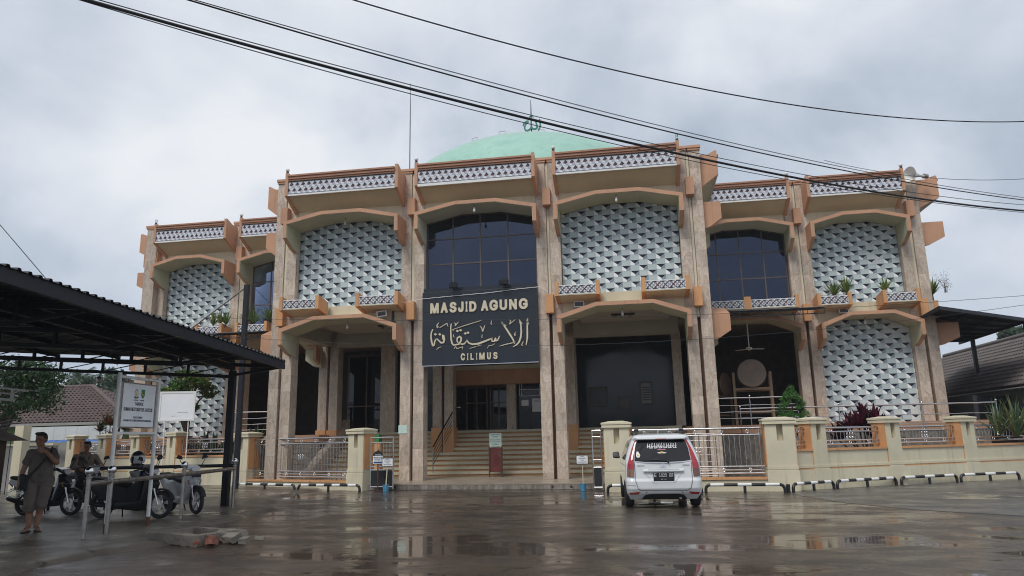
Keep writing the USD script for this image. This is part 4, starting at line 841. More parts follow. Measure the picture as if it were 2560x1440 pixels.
# side windows, wheels, mirrors
def side_patch(P, s, off, name, mt):
    v, f = trimesh.creation.triangulate_polygon(P if hasattr(P, 'geom_type') else Polygon(P), engine='earcut'); t = trimesh.Trimesh(np.c_[v, np.zeros(len(v))], f); v, f = trimesh.remesh.subdivide_to_size(t.vertices, t.faces, .06, max_iter=12)
    MB().add(np.array([(s * (sec(z)[0] + off), y, z) for y, z, _ in v]), f).build(name, mt, car, smooth=True)
for s in (-1, 1):
    for P in ([(.42, 1.06), (.55, 1.42), (1.05, 1.45), (1.05, 1.04)], [(1.12, 1.04), (1.12, 1.45), (1.85, 1.45), (1.95, 1.04)], [(2.02, 1.04), (1.92, 1.44), (2.3, 1.40), (2.8, 1.06)]): side_patch(P, s, .004, 'side_window', MT['rear_glass'])
    side_patch([(.5, .93), (3.6, .90), (3.6, .905), (.5, .936)], s, .004, 'waist_seam', MT['car_black'])
    for y in (1.08, 1.99, 3.0): side_patch([(y, .32), (y + .008, .32), (y + .008, 1.03), (y, 1.03)], s, .003, 'door_seam', MT['car_black'])
    for y in (1.9, 2.8): side_patch(rr(y - .2, .88, y - .02, .91, .012), s, .03, 'door_handle', MT['car_paint'])
    mm = hullpts([(s * .88, 2.78, 1.06), (s * 1.0, 2.78, 1.07), (s * .90, 2.82, 1.17), (s * 1.0, 2.82, 1.16)], .03); MB().mf(mm).build('wing_mirror', MT['car_black'], car, smooth=50)
    for y in (.80, 3.45):
        x0 = s * .70; an = np.linspace(0, math.pi, 20); side_patch(Polygon([(y + .36 * math.cos(a), .24 + .36 * math.sin(a)) for a in an]), s, .003, 'wheel_arch', MT['car_black'])
        w = UsdGeom.Xform.Define(stage, numbered(str(car.GetPath()) + '/wheel')); w.AddTranslateOp().Set(Gf.Vec3d(s * .745, y, .295)); w.AddRotateYOp().Set(90.0); w = w.GetPrim()
        MB().lathe([(.20, -.085), (.265, -.098), (.29, -.08), (.295, -.04), (.295, .04), (.29, .08), (.265, .098), (.20, .085)], 36).build('tyre', MT['rubber'], w, smooth=45)
        r_ = MB().lathe([(.205, -.07), (.19, .03), (.205, .08), (.20, .085), (.185, .06)], 30)
        for k in range(6): a = k * math.pi / 3; r_.bar((.03 * math.cos(a), .03 * math.sin(a), s * .05), (.195 * math.cos(a), .195 * math.sin(a), s * .06), .05, .02)
        r_.lathe([(.0, .075 * s), (.05, .07 * s), (.06, .03 * s)], 14); r_.build('rim', MT['alloy'], w)
MB().box((-.6, .3, .19), (.6, 3.9, .23)).build('underbody', MT['rubber'], car); MB().bar((-.62, .80, .27), (.62, .80, .27), .09).build('axle', MT['rubber'], car); MB().tube([(.35, .15, .23), (.35, .6, .24)], .03, 8).build('exhaust', MT['dull_steel'], car); MB().mf(rbox((-.1, .75, .25), (.5, .5, .16), .05)).build('fuel_tank', MT['rubber'], car)

# ---------------------------------------------------------------- motorcycles
mat('bike_black', (.014, .014, .017), .18, .15, 5, coat=.8); mat('bike_plastic', (.014, .014, .016), .55, .15, 8, spec=.3); mat('bike_silver', (.50, .51, .53), .25, .06, 5, coat=.8); mat('bike_blue', (.012, .022, .075), .2, .1, 5, coat=.8); mat('seat_vinyl', (.012, .012, .014), .6, .2, 20, spec=.25); mat('lamp_lens', (.55, .55, .58), .08, .05)
def scooter(name, label, loc, rz, paint, R=.29, WB=1.24, lean=0, sport=False, steer=0, group='motorcycles parked under the shelter', cover=False):
    t = thing(name, label, 'motorcycle', loc, rz, group, ry=0)
    f = (0, 0, 0); fr = (WB, 0, R); re = (0, 0, R)
    for c, nm in ((fr, 'front_wheel'), (re, 'rear_wheel')):
        w = UsdGeom.Xform.Define(stage, numbered(str(t.GetPath()) + '/' + nm)); w.AddTranslateOp().Set(Gf.Vec3d(*c)); w = w.GetPrim(); tw = .045 if nm == 'front_wheel' else .055
        an = np.linspace(0, 2 * math.pi, 33); m = MB(); m.tube([((R - tw) * math.cos(a), 0, (R - tw) * math.sin(a)) for a in an], tw, 10, cap=False); m.build('tyre', MT['rubber'], w, smooth=True)
        m = MB(); m.tube([((R - tw * 1.85) * math.cos(a), 0, (R - tw * 1.85) * math.sin(a)) for a in an], .014, 8, cap=False)
        for k in range(5):
            a = k * 2 * math.pi / 5 + .3
            for da in (-.12, .12): m.bar((.03 * math.cos(a), 0, .03 * math.sin(a)), ((R - tw * 1.8) * math.cos(a + da), 0, (R - tw * 1.8) * math.sin(a + da)), .02, .03, upv=(0, 1, 0))
        m.tube([(0, -.05, 0), (0, .05, 0)], .035, 10); m.build('rim', MT['alloy'] if nm == 'front_wheel' else MT['dull_steel'], w)
        m = MB(); m.tube([(0, -.055, 0), (0, -.05, 0)], .10, 18); m.build('brake_disc', MT['steel'], w)
    hx, hz = WB - .30, .98
    for s in (-1, 1): MB().tube([(WB, s * .075, R), (WB - .12, s * .075, R + .34)], .022, 8).build('fork_leg', MT['steel'], t, smooth=50)
    MB().tube([(WB - .12, 0, R + .3), (hx, 0, hz)], .03, 8).build('steering_stem', MT['bike_plastic'], t)
    an = np.linspace(.35, 2.5, 9); m = m3.Manifold()
    P = [(WB + (R + .03) * math.cos(a), (R + .03) * math.sin(a) + R) for a in an]
    for (a, b), (c, d) in zip(P, P[1:]): m = m + hull(ball((a, 0, b), (.02, .06, .02)), ball((c, 0, d), (.02, .06, .02)))
    MB().tm(soft(m, .03, 3)).build('front_fender', MT['bike_plastic'] if not sport else paint, t, smooth=True)
    # leg shield / front body
    m = hullpts([(WB - .10, 0, .70), (WB - .20, .16, .72), (WB - .20, -.16, .72), (WB - .34, .17, .34), (WB - .34, -.17, .34), (WB - .27, .12, .90), (WB - .27, -.12, .90)], .03) + hullpts([(WB - .34, .15, .36), (WB - .34, -.15, .36), (WB - .40, .12, .24), (WB - .40, -.12, .24), (.45, .13, .26), (.45, -.13, .26), (.45, .12, .34), (.45, -.12, .34)], .025)
    MB().tm(soft(m, .03, 8)).build('front_body', paint, t, smooth=True)
    m = hullpts([(.62, .10, .36), (.62, -.10, .36), (.66, .10, .62), (.66, -.10, .62), (-.10, .13, .62), (-.10, -.13, .62), (-.42, .08, .74), (-.42, -.08, .74), (-.40, .05, .83), (-.40, -.05, .83), (.40, .14, .70), (.40, -.14, .70), (.1, .13, .42), (.1, -.13, .42)], .03)
    MB().tm(soft(m, .03, 8)).build('tail_body', paint, t, smooth=True)
    m = hullpts([(.60, .09, .72), (.60, -.09, .72), (.15, .13, .76), (.15, -.13, .76), (-.38, .09, .86), (-.38, -.09, .86), (-.05, .12, .83), (-.05, -.12, .83)], .035); MB().tm(soft(m, .03, 8)).build('seat', MT['seat_vinyl'], t, smooth=50)
    m = hullpts([(hx + .10, 0, hz - .06), (hx + .06, .13, hz + .02), (hx + .06, -.13, hz + .02), (hx - .06, .12, hz + .06), (hx - .06, -.12, hz + .06)], .035); MB().tm(soft(m, .03, 4)).build('handlebar_cover', paint if not sport else MT['bike_plastic'], t, smooth=50)
    MB().mf(hullpts([(hx + .135, .06, hz - .03), (hx + .135, -.06, hz - .03), (hx + .125, .08, hz + .02), (hx + .125, -.08, hz + .02), (WB - .08, 0, .82) if sport else (hx + .15, 0, hz - .06)], .018)).build('headlight', MT['lamp_lens'], t, smooth=50)
    for s in (-1, 1):
        MB().tube([(hx - .02, s * .10, hz + .04), (hx - .06, s * .24, hz + .05), (hx - .12, s * .36, hz + .03)], .017, 8).build('grip', MT['rubber'], t, smooth=50)
        MB().tube([(hx - .02, s * .22, hz + .06), (hx - .01, s * .27, hz + .17), (hx - .02, s * .30, hz + .22)], .008, 6).build('mirror_stem', MT['bike_plastic'], t)
        MB().mf(hullpts([(hx - .03, s * .24, hz + .23), (hx - .03, s * .36, hz + .26), (hx - .03, s * .33, hz + .31), (hx - .03, s * .26, hz + .29)], .014)).build('mirror', MT['bike_plastic'], t, smooth=50)
        MB().mf(hullpts([(WB - .155, s * .10, .74), (WB - .17, s * .15, .73), (WB - .16, s * .12, .66)], .014)).build('turn_signal', MT['lamp_amber'], t, smooth=50)
    MB().tube([(.35, -.14, .28), (.05, -.17, .30), (-.32, -.18, .40)], [.03, .05, .05], 10).build('exhaust', MT['bike_plastic'], t, smooth=50)
    MB().tube([(.45, .05, .32), (.20, .05, .26), (0, .06, R)], [.09, .10, .06], 10).build('engine', MT['dull_steel'], t, smooth=50)
    MB().box((WB - .085, -.11, .80), (WB - .08, .11, .88)).build('number_plate', MT['plate_black'], t)
    MB().mf(hullpts([(-.46, .05, .80), (-.46, -.05, .80), (-.44, .06, .75), (-.44, -.06, .75)], .015)).build('tail_light', MT['lamp_red'], t)
    MB().tube([(.42, .10, .27), (.36, .20, .02)], .013, 6).build('kickstand', MT['bike_plastic'], t)
    return t
GZ = .065
scooter('motorcycle', 'black motorcycle side-on at the far left, behind the standing man', (-14.0, 15.05, GZ), -3, MT['bike_black'])
scooter('motorcycle', 'black scooter draped to the ground behind the first steel posts, helmet on its mirror', (-11.46, 14.36, GZ), -2, MT['bike_plastic'], WB=1.42)
scooter('motorcycle', 'silver scooter with its front wheel turned toward the yard, beside the black shelter post', (-10.88, 15.87, GZ), -30, MT['bike_silver'])
scooter('motorcycle', 'dark blue motorcycle behind the scooters with its mirror up', (-12.75, 17.15, GZ), -42, MT['bike_blue'], sport=True)
scooter('motorcycle', 'black motorcycle under the seated rider in the beige jacket', (-14.35, 17.0, GZ), -30, MT['bike_black'], sport=True)
# rain cover thrown over the black scooter, helmet on its handlebar
m = hullpts([(-11.30, 14.30, .35), (-11.3, 14.52, .35), (-10.55, 14.26, .28), (-10.55, 14.5, .28), (-11.1, 14.36, .60), (-10.5, 14.25, .82), (-10.5, 14.45, .82), (-10.75, 14.30, .62)], .05)
tag(MB().tm(soft(m, .05, 5)).build('rain_cover', MT['seat_vinyl'], smooth=True), 'black rain cape hanging over the front of the draped scooter', 'rain cape')
t = thing('helmet', 'black open-face helmet with clear visor perched on the draped scooter', 'helmet', (-10.62, 14.25, 1.32), -20)
h = (m3.Manifold.sphere(.155, 40).scale([1.0, .92, 1.08]) - m3.Manifold.sphere(.13, 32) - m3.Manifold.cube([.3, .4, .3], True).translate([.16, 0, -.10])); MB().mf(h).build('shell', MT['bike_black'], t, smooth=40)
vz = (m3.Manifold.sphere(.165, 40).scale([1, .9, 1]) - m3.Manifold.sphere(.160, 40).scale([1, .9, 1])) ^ m3.Manifold.cube([.16, .26, .16], True).translate([.12, 0, -.02]); MB().mf(vz).build('visor', MT['lamp_lens'], t, smooth=40)
MB().lathe([(.0, -.15), (.12, -.15), (.135, -.12)], 18).build('neck_trim', MT['rubber'], t)

# ---------------------------------------------------------------- people
mat('skin', (.27, .135, .085), .5, .12, 9); mat('hair', (.012, .010, .010), .55, .2, 40); mat('shirt_cloth', (.115, .095, .082), .85, .22, 7, bump=.5, bsc=22); mat('trouser_cloth', (.135, .112, .095), .88, .22, 8, bump=.5, bsc=18); mat('jacket_cloth', (.17, .135, .10), .85, .25, 6, bump=.5, bsc=20); mat('black_cloth', (.014, .014, .016), .8, .2, 12); mat('eye_white', (.5, .5, .48), .2)
def hand(wr, dr, pn, curl=.7, side=1, s=1.0):
    """palm and five fingers growing from the wrist: dr along the hand, pn the palm's normal, fingers curl towards pn"""
    wr, dr, pn = (np.array(k, float) for k in (wr, dr, pn)); dr /= np.linalg.norm(dr); pn -= dr * (pn @ dr); pn /= np.linalg.norm(pn); ac = np.cross(dr, pn) * side; B = []
    kn = [wr + dr * .085 * s + ac * k * s for k in (-.032, -.011, .011, .031)]
    m = m3.Manifold.batch_hull([ball(wr, .024 * s)] + [ball(k, .0145 * s) for k in kn] + [ball(wr + dr * .03 * s - ac * .028 * s, .017 * s)])
    for k, L in zip(kn, (.068, .078, .073, .056)):
        p, d = k, dr; c = curl
        for i, (f, r) in enumerate(((.45, .0095), (.32, .0088), (.26, .008))):
            d = d * math.cos(c) + pn * math.sin(c) if i else d * math.cos(c * .6) + pn * math.sin(c * .6); d /= np.linalg.norm(d); q = p + d * L * f * s; m = m + hull(ball(p, r * s), ball(q, r * .93 * s)); p = q
    p = wr + dr * .025 * s - ac * .03 * s; d = dr * .75 - ac * .6 + pn * .25; d /= np.linalg.norm(d); q = p + d * .042 * s; m = m + hull(ball(p, .014 * s), ball(q, .0105 * s)); d = d + pn * curl * .6 + dr * .2; d /= np.linalg.norm(d); m = m + hull(ball(q, .0105 * s), ball(q + d * .032 * s, .009 * s))
    return m
def head(c, yaw, tilt=0, s=1.0, fat=1.0):
    """skull, jaw, nose, brows, lips and ears, facing -y before turning; returns (flesh, hair, eyes)"""
    E = lambda p, r: ball(np.array(p) * s, np.array(r) * s)
    fl = hull(E((0, .012, .03), (.076 * fat, .094, .098)), E((0, -.028, -.055), (.056 * fat, .058, .050))) + hull(E((0, -.055, -.085), (.032 * fat, .03, .026)), E((0, -.02, -.03), (.06 * fat, .06, .05)))
    fl = fl + hull(E((0, -.092, .022), (.010, .012, .010)), E((0, -.116, -.020), (.017, .016, .013))) + hull(E((-.034, -.083, .032), (.018, .012, .008)), E((.034, -.083, .032), (.018, .012, .008)))
    fl = fl + E((0, -.092, -.050), (.026, .012, .008)) + E((0, -.090, -.064), (.022, .012, .009))
    for k in (-1, 1): fl = fl + E((k * .077 * fat, .012, -.002), (.012, .024, .034)) + E((k * .042 * fat, -.070, -.015), (.026, .022, .022))
    hr = hull(E((0, .02, .052), (.085 * fat, .098, .088)), E((0, .05, .0), (.078 * fat, .072, .07))) - m3.Manifold.cube([.3 * s, .2 * s, .2 * s], True).translate([0, -.145 * s, -.028 * s])
    hr = hr + hull(E((-.045, -.055, .115), (.034, .034, .028)), E((.045, -.055, .115), (.034, .034, .028)))
    ey = m3.Manifold()
    for k in (-1, 1): ey = ey + E((k * .031, -.081, .008), (.012, .010, .008))
    R = lambda m: m.rotate([tilt, 0, 0]).rotate([0, 0, yaw]).translate(list(map(float, c)))
    return R(fl), R(hr), R(ey)
def person(name, label, loc, rz, skinm, clothes, headargs, extras=()):
    t = thing(name, label, 'person', loc, rz); fl, hr, ey = head(*headargs)
    MB().tm(soft(skinm + fl, .012, 5)).build('body', MT['skin'], t, smooth=True); MB().tm(soft(hr, .02, 3)).build('hair', MT['hair'], t, smooth=True)
    MB().mf(ey).build('eyes', MT['hair'], t)
    for nm, mm, mt, L in clothes:
        q = soft(mm, L, 4); n = q.vertex_normals; k = meshkit.fbm(q.vertices * np.array([14, 14, 9]), 3, 11) - .5
        if nm not in ('sandals', 'strap', 'shoe'): q.vertices += n * (k * .028)[:, None]
        MB().tm(q).build(nm, MT[mt], t, smooth=True)
    return t
# standing man: facing the camera, looking to his right, left hand at his mouth, right arm hanging with a clear bag
A = np.array
hipL, hipR, kneeL, kneeR, ankL, ankR = A((-.08, .02, .92)), A((.15, .02, .93)), A((-.085, -.03, .50)), A((.10, -.04, .50)), A((-.065, .03, .09)), A((.05, .05, .09))
shR, shL = A((-.15, .03, 1.42)), A((.19, .02, 1.44))
elR, wrR = A((-.245, .03, 1.13)), A((-.29, -.06, .89)); elL, wrL = A((.275, -.14, 1.24)), A((.08, -.25, 1.46))
neck = A((.02, .01, 1.50)); hd = A((-.02, -.03, 1.665))
sk = bones([(neck - A((0, 0, .06)), .062, hd - A((0, -.02, .06)), .058), (A((.02, .02, 1.1)), (.15, .11, .1), A((.03, .02, 1.4)), (.16, .10, .08)), (shR, .06, elR, .046), (elR, .046, wrR, .031), (shL, .06, elL, .048), (elL, .048, wrL, .032),
            (hipL, .09, kneeL, .062), (hipR, .09, kneeR, .062), (kneeL - A((0, 0, .05)), .055, A((-.075, .045, .33)), .06), (A((-.075, .045, .33)), .06, ankL, .04), (kneeR - A((0, 0, .05)), .055, A((.08, .06, .33)), .06), (A((.08, .06, .33)), .06, ankR, .04),
            (ankL, .042, A((-.11, -.11, .045)), .035), (ankR, .042, A((.09, -.08, .045)), .035), (A((-.11, -.11, .045)), .034, A((-.125, -.16, .035)), .028), (A((.09, -.08, .045)), .034, A((.105, -.13, .035)), .028)])
sk = sk + hand(wrR, (-.05, -.15, -1), (1, -.2, 0), .75, 1) + hand(wrL, (-.75, .15, .25), (.2, .9, -.1), .55, -1)
shirt = bones([(A((-.0, .02, 1.39)), (.13, .115, .08), A((.05, .02, 1.40)), (.13, .115, .08)), (A((.025, .02, 1.34)), (.19, .13, .09), A((.03, -.01, 1.10)), (.20, .16, .10)), (A((.03, -.01, 1.10)), (.20, .162, .10), A((.03, .01, .90)), (.215, .16, .05)), (shR, .080, shR * .45 + elR * .55, .076), (shL, .080, shL * .45 + elL * .55, .078), (A((.0, .0, 1.485)), (.07, .065, .02), A((.06, .0, 1.485)), (.07, .065, .02)), (shR + A((.03, 0, -.01)), .072, A((.0, .0, 1.46)), .07), (shL + A((-.03, 0, -.01)), .072, A((.06, .0, 1.47)), .07)])
pants = bones([(hipL, (.125, .135, .1), kneeL, (.098, .10, .08)), (hipR, (.125, .135, .1), kneeR, (.098, .10, .08)), (A((-.03, .02, .88)), (.16, .145, .08), A((.10, .02, .88)), (.16, .145, .08)), (kneeL, .098, A((-.08, .02, .40)), (.092, .095, .06)), (kneeR, .10, A((.09, .03, .42)), (.094, .097, .06)), (A((-.08, .02, .42)), (.102, .105, .03), A((-.08, .02, .39)), (.10, .103, .03)), (A((.09, .03, .44)), (.104, .107, .03), A((.09, .03, .41)), (.102, .105, .03))])
strap = bones([(A((.16, -.135, 1.43)), .016, A((.0, -.185, 1.18)), .018), (A((.0, -.185, 1.18)), .018, A((-.19, -.13, .95)), .018), (A((.16, -.135, 1.43)), .016, A((.17, .05, 1.52)), .016)])
bag = hullpts([(-.26, -.06, 1.02), (-.28, .12, 1.02), (-.24, -.08, .78), (-.26, .12, .76), (-.19, -.11, .80), (-.19, -.10, 1.0)], .03)
sand = m3.Manifold()
for a, b in ((ankL + A((.01, .03, -.075)), A((-.13, -.19, .012))), (ankR + A((0, .03, -.075)), A((.11, -.155, .012)))): sand = sand + hull(ball(a, (.04, .05, .012)), ball(b, (.05, .04, .012)))
for c, d in ((A((-.115, -.13, .075)), A((-.075, -.02, .06))), (A((-.115, -.13, .075)), A((-.13, -.03, .05))), (A((.10, -.10, .075)), A((.05, -.01, .06))), (A((.10, -.10, .075)), A((.11, 0, .05)))): sand = sand + hull(ball(c, .010), ball(d, .009))
person('person', 'man in a grey-brown shirt and rolled trousers standing with hand at mouth', (-11.10, 12.15, .065), 40, sk, [('shirt', shirt, 'shirt_cloth', .022), ('trousers', pants, 'trouser_cloth', .022), ('strap', strap, 'black_cloth', .02), ('shoulder_bag', bag, 'black_cloth', .03), ('sandals', sand, 'rubber', .02)], (hd, -22, 6, 1.06, 1.08))
t = thing('plastic_bag', 'clear crumpled plastic cup bag held low by the standing man', 'bag', (-11.27, 11.85, .78), 20)
q = trimesh.creation.icosphere(subdivisions=4); k = meshkit.fbm(q.vertices * 4, 3, 2); q.vertices = q.vertices * (.09 + .05 * k)[:, None] * np.array([1.1, .7, .8]); MB().tm(q).build('film', MT['clear_glass'], t, smooth=40)
MB().tube([(-.02, 0, .06), (-.04, .02, .13)], [.03, .012], 8).build('gathered_neck', MT['clear_glass'], t)
# rider seated on the motorcycle, beige jacket, looking down
hip2 = A((0, .05, .92)); sk = bones([(A((0, .03, 1.38)), .06, A((0, -.02, 1.52)), .056), (A((0, .05, 1.0)), (.14, .1, .1), A((0, .03, 1.3)), (.16, .10, .08)), (A((.0, -.10, .95)), .02, A((0, -.08, 1.0)), .02)])
wl, wr2 = A((.24, -.36, 1.05)), A((-.24, -.36, 1.05)); sk = sk + hand(wl, (0, -1, -.2), (0, -.2, -1), .9, 1) + hand(wr2, (0, -1, -.2), (0, -.2, -1), .9, -1)
jk = bones([(A((-.13, .04, 1.30)), (.13, .125, .09), A((.13, .04, 1.30)), (.13, .125, .09)), (A((0, .04, 1.28)), (.24, .15, .1), A((0, .05, .93)), (.22, .16, .1)), (A((-.22, .03, 1.32)), .085, A((-.33, -.12, 1.08)), .075), (A((-.33, -.12, 1.08)), .075, wr2 + A((0, .05, 0)), .05), (A((.22, .03, 1.32)), .085, A((.33, -.12, 1.08)), .075), (A((.33, -.12, 1.08)), .075, wl + A((0, .05, 0)), .05), (A((-.05, .06, 1.42)), (.09, .08, .045), A((.05, .06, 1.42)), (.09, .08, .045))])
pt = bones([(A((-.10, .06, .90)), .12, A((-.22, -.36, .74)), .09), (A((.10, .06, .90)), .12, A((.22, -.36, .74)), .09), (A((-.22, -.36, .74)), .088, A((-.24, -.22, .22)), .06), (A((.22, -.36, .74)), .088, A((.24, -.22, .22)), .06)])
sh = bones([(A((-.24, -.22, .16)), .05, A((-.25, -.36, .08)), .045), (A((.24, -.22, .16)), .05, A((.25, -.36, .08)), .045)])
hood2 = bones([(A((-.10, -.10, 1.36)), .035, A((.0, -.14, 1.20)), .03), (A((.10, -.10, 1.36)), .035, A((.0, -.14, 1.20)), .03)])
person('person', 'seated rider in a hooded beige jacket behind the standing man, looking down', (-14.05, 16.85, .02), 60, sk, [('jacket', jk, 'jacket_cloth', .025), ('trousers', pt, 'black_cloth', .03), ('hood_edge', hood2, 'jacket_cloth', .02), ('shoe', sh, 'rubber', .03)], (A((0, -.03, 1.59)), -35, 14, 1.0, 1.0))

# ---------------------------------------------------------------- carport on the left
mat('roof_metal', (.018, .021, .028), .55, .25, 2, spec=.3, streak=.2, dirt=(.08, .07, .06)); mat('roof_top', (.22, .22, .22), .45, .2, 3)
EA, EB = np.array([-7.78, 4.6, 4.0]), np.array([-8.91, 17.3, 3.67])
ed = (EB - EA)[:2] / np.linalg.norm((EB - EA)[:2]); en = np.array([-ed[1], ed[0]]); EL = np.linalg.norm((EB - EA)[:2])
def cp(s, t, dz=0.0): 
    b = EA[:2] + ed * s + en * t; return np.array([b[0], b[1], EA[2] + (EB[2] - EA[2]) * s / EL + .06 * t + dz])
cpt = thing('carport', 'long low carport with black corrugated roof and steel trusses over the motorcycles', 'carport')
npan = 16; prof = [(0, 0), (.055, 0), (.075, .038), (.125, .038), (.145, 0)]
for i in range(npan):
    s0, s1 = EL * i / npan, EL * (i + 1) / npan; k = 4; w = (s1 - s0) / k; P = []
    for j in range(k): P += [(s0 + w * j + a / .2 * w, b) for a, b in prof]
    P.append((s1, 0)); V = [cp(s, t, z + dz + (.002 if i % 2 else 0)) for dz in (.0, -.004) for t in (-.06, 5, 11) for s, z in P]; n = len(P); F = []
    for d in (0, 1):
        for r in (0, 1):
            o = (d * 3 + r) * n; F += [(o + j, o + j + 1, o + n + j + 1, o + n + j) for j in range(n - 1)]
    MB().add(V, F).build('roof_sheet', MT['roof_metal'], cpt)
for t in (0.0, 1.35, 2.9, 4.5, 6.2, 8.0, 10): MB().bar(cp(-.0, t, -.05), cp(EL, t, -.05), .06, .08).build('purlin', MT['black_metal'], cpt)
MB().bar(cp(0, .0, -.16), cp(EL, .0, -.14), .08, .12).build('eave_beam', MT['black_metal'], cpt)
MB().bar(cp(0, 1.36, -.20), cp(EL, 1.36, -.20), .10, .16).build('eave_beam', MT['black_metal'], cpt)
for q in np.linspace(.3, EL, 6):
    tr = UsdGeom.Xform.Define(stage, numbered(str(cpt.GetPath()) + '/roof_truss')).GetPrim(); end = q > EL - .1
    MB().bar(cp(q, 0, -.13), cp(q, 11, -.13), .07, .09).build('top_chord', MT['black_metal'], tr)
    MB().bar(cp(q, 1.36, -.44), cp(q, 11, -.42), .07, .08).build('bottom_chord', MT['black_metal'], tr)
    MB().bar(cp(q, .1, -.16), cp(q, 1.5, -.43), .06).build('web', MT['black_metal'], tr)
    for t in np.arange(1.4, 10.9, 1.18): MB().bar(cp(q, t, -.43), cp(q, t, -.13), .055).build('web', MT['black_metal'], tr)
    for t in np.arange(1.4, 9.8, 1.18): MB().bar(cp(q, t + 1.18, -.42), cp(q, t, -.14), .022).build('brace', MT['black_metal'], tr)
for q in (.3, 5.5, EL):
    for t in (1.36, 10.5):
        a = cp(q, t, -.4)
        if not (t < 2 and q < 12): MB().box((a[0] - .085, a[1] - .06, .02), (a[0] + .085, a[1] + .06, a[2] + .1)).build('post', MT['black_metal'], cpt)
a = cp(EL, 5.0, -.47); t = thing('pendant_lamp', 'small shaded lamp hanging from the carport truss', 'lamp', a); MB().tube([(0, 0, .03), (0, 0, -.08)], .012, 6).build('cord', MT['black_metal'], t); MB().lathe([(.03, -.08), (.07, -.10), (.085, -.14), (.08, -.24), (.05, -.27), (.0, -.27)], 14).build('shade', MT['dull_steel'], t, smooth=50)

# steel guard rail with ball tops, sign boards
gr = thing('guard_rail', 'steel guard rail of round posts with ball tops at the carport edge', 'railing'); GP = [(-9.28, 11.25), (-9.33, 11.86), (-9.56, 14.34), (-9.98, 17.06)]
for x, y in GP:
    p = MB().lathe([(.038, .03), (.038, 1.04), (.05, 1.05), (.05, 1.07), (.03, 1.09), (.03, 1.11)], 16, (x, y, 0)).build('post', MT['dull_steel'], gr, smooth=40); MB().sph((x, y, 1.17), .075, sub=3).build('ball_top', MT['chrome'], p, smooth=True)
MB().tube([(-9.28, 11.25, .96), (-9.56, 14.3, .97), (-9.98, 17.06, .99)], .042, 12).build('rail', MT['dull_steel'], gr, smooth=40)
g2 = thing('wheel_stop_rail', 'dark horizontal pipe rail running behind the parked scooters', 'railing'); MB().tube([(-10.05, 17.2, 1.06), (-14.6, 16.4, 1.06)], .045, 10).build('rail', MT['black_paint'], g2, smooth=40)
for x, y in ((-10.05, 17.2), (-14.6, 16.4)): MB().tube([(x, y, .03), (x, y, 1.06)], .035, 8).build('post', MT['black_paint'], g2, smooth=40)
mat('sign_white', (.78, .80, .82), .45, .06, 2, streak=.25, dirt=(.36, .37, .36), dirtsc=1.2); mat('rust', (.13, .05, .025), .8, .3, 12)
sb = thing('notice_sign', 'white sign on two white posts reading RUMAH RESTORATIVE JUSTICE', 'sign')
PA, PB = np.array([-9.41, 11.93, 0]), np.array([-9.47, 13.15, 0]); d = (PB - PA) / np.linalg.norm(PB - PA); Lb = np.linalg.norm(PB - PA); FN = Frame(PA, d, (-d[1], d[0], 0))
FN.ey = -FN.ey if FN.ey[0] > 0 else FN.ey
for P in (PA, PB):
    po = MB().tube([P + [0, 0, .22], P + [0, 0, 2.93]], .036, 12).build('post', MT['white_paint'], sb, smooth=40); MB().tube([P + [0, 0, .0], P + [0, 0, .23]], .038, 12).build('rusty_foot', MT['rust'], po, smooth=40)
for z in (2.86, 1.82): MB().tube([FN(0, 0, z), FN(Lb, 0, z)], .028, 10).build('crossbar', MT['white_paint'], sb, smooth=40)
# board faces +x (towards the camera)
fb = lambda p, q, e: FN(p, e, q)
bd = MB().prism(sbox(.10, 1.93, Lb - .10, 2.76), fb, -.015, .015).build('board', MT['sign_white'], sb)
MB().prism(sbox(.09, 1.92, Lb - .09, 2.77).difference(sbox(.112, 1.942, Lb - .112, 2.748)), fb, -.020, .018).build('frame', MT['dull_steel'], sb)
for u in (.25, Lb - .25): MB().bar(FN(u, 0, 2.76), FN(u, 0, 2.86), .015).build('hanger', MT['rust'], sb)
def txt_on(F, v, txt, u, z, width, h, mt, parent, bold=True):
    t = meshkit.text_mesh(txt, h, .003, bold=bold); b = t.bounds; s = width / (b[1][0] - b[0][0]); sg = -1 if v > 0 else 1
    MB().add(np.array([F(u + (x - b[0][0]) * s, v - k, z + y - b[0][1]) for x, y, k in t.vertices]), t.faces).build('lettering', mt, parent)
v0 = -.016; uc = Lb / 2
for t_, z, w, h, bold in (('TANDES', 2.345, .26, .055, True), ('RUMAH RESTORATIVE JUSTICE', 2.235, .88, .062, True), ('DESA CILIMUS', 2.10, .28, .036, False), ('KECAMATAN CILIMUS KABUPATEN KUNINGAN', 2.04, .84, .036, False), ('KEJAKSAAN', 2.435, .13, .018, False), ('KUNINGAN', 2.435, .11, .018, False)):
    u = uc - w / 2 + (-.10 if t_ == 'KEJAKSAAN' else .09 if h < .02 else 0); txt_on(FN, v0, t_, u, z, w, h, MT['print_black'], sb, bold)
sh_ = lambda cx, cz, sc, L: affinity.translate(affinity.scale(Polygon(L), sc, sc, origin=(0, 0)), cx, cz)
oval = [(.6 * math.cos(a), math.sin(a)) for a in np.linspace(0, 6.2, 20)]; shield = [(-.6, .9), (.6, .9), (.62, -.3), (.35, -.8), (0, -1), (-.35, -.8), (-.62, -.3)]
MB().prism(sh_(uc - .10, 2.57, .085, oval).difference(sh_(uc - .10, 2.57, .066, oval)), fb, -.019, -.0155).build('emblem', MT['dull_steel'], sb); MB().prism(sh_(uc - .10, 2.57, .035, [(-.3, -1.2), (.3, -1.2), (.2, 1.2), (-.2, 1.2)]), fb, -.019, -.0155).build('emblem', MT['print_yellow'], sb)
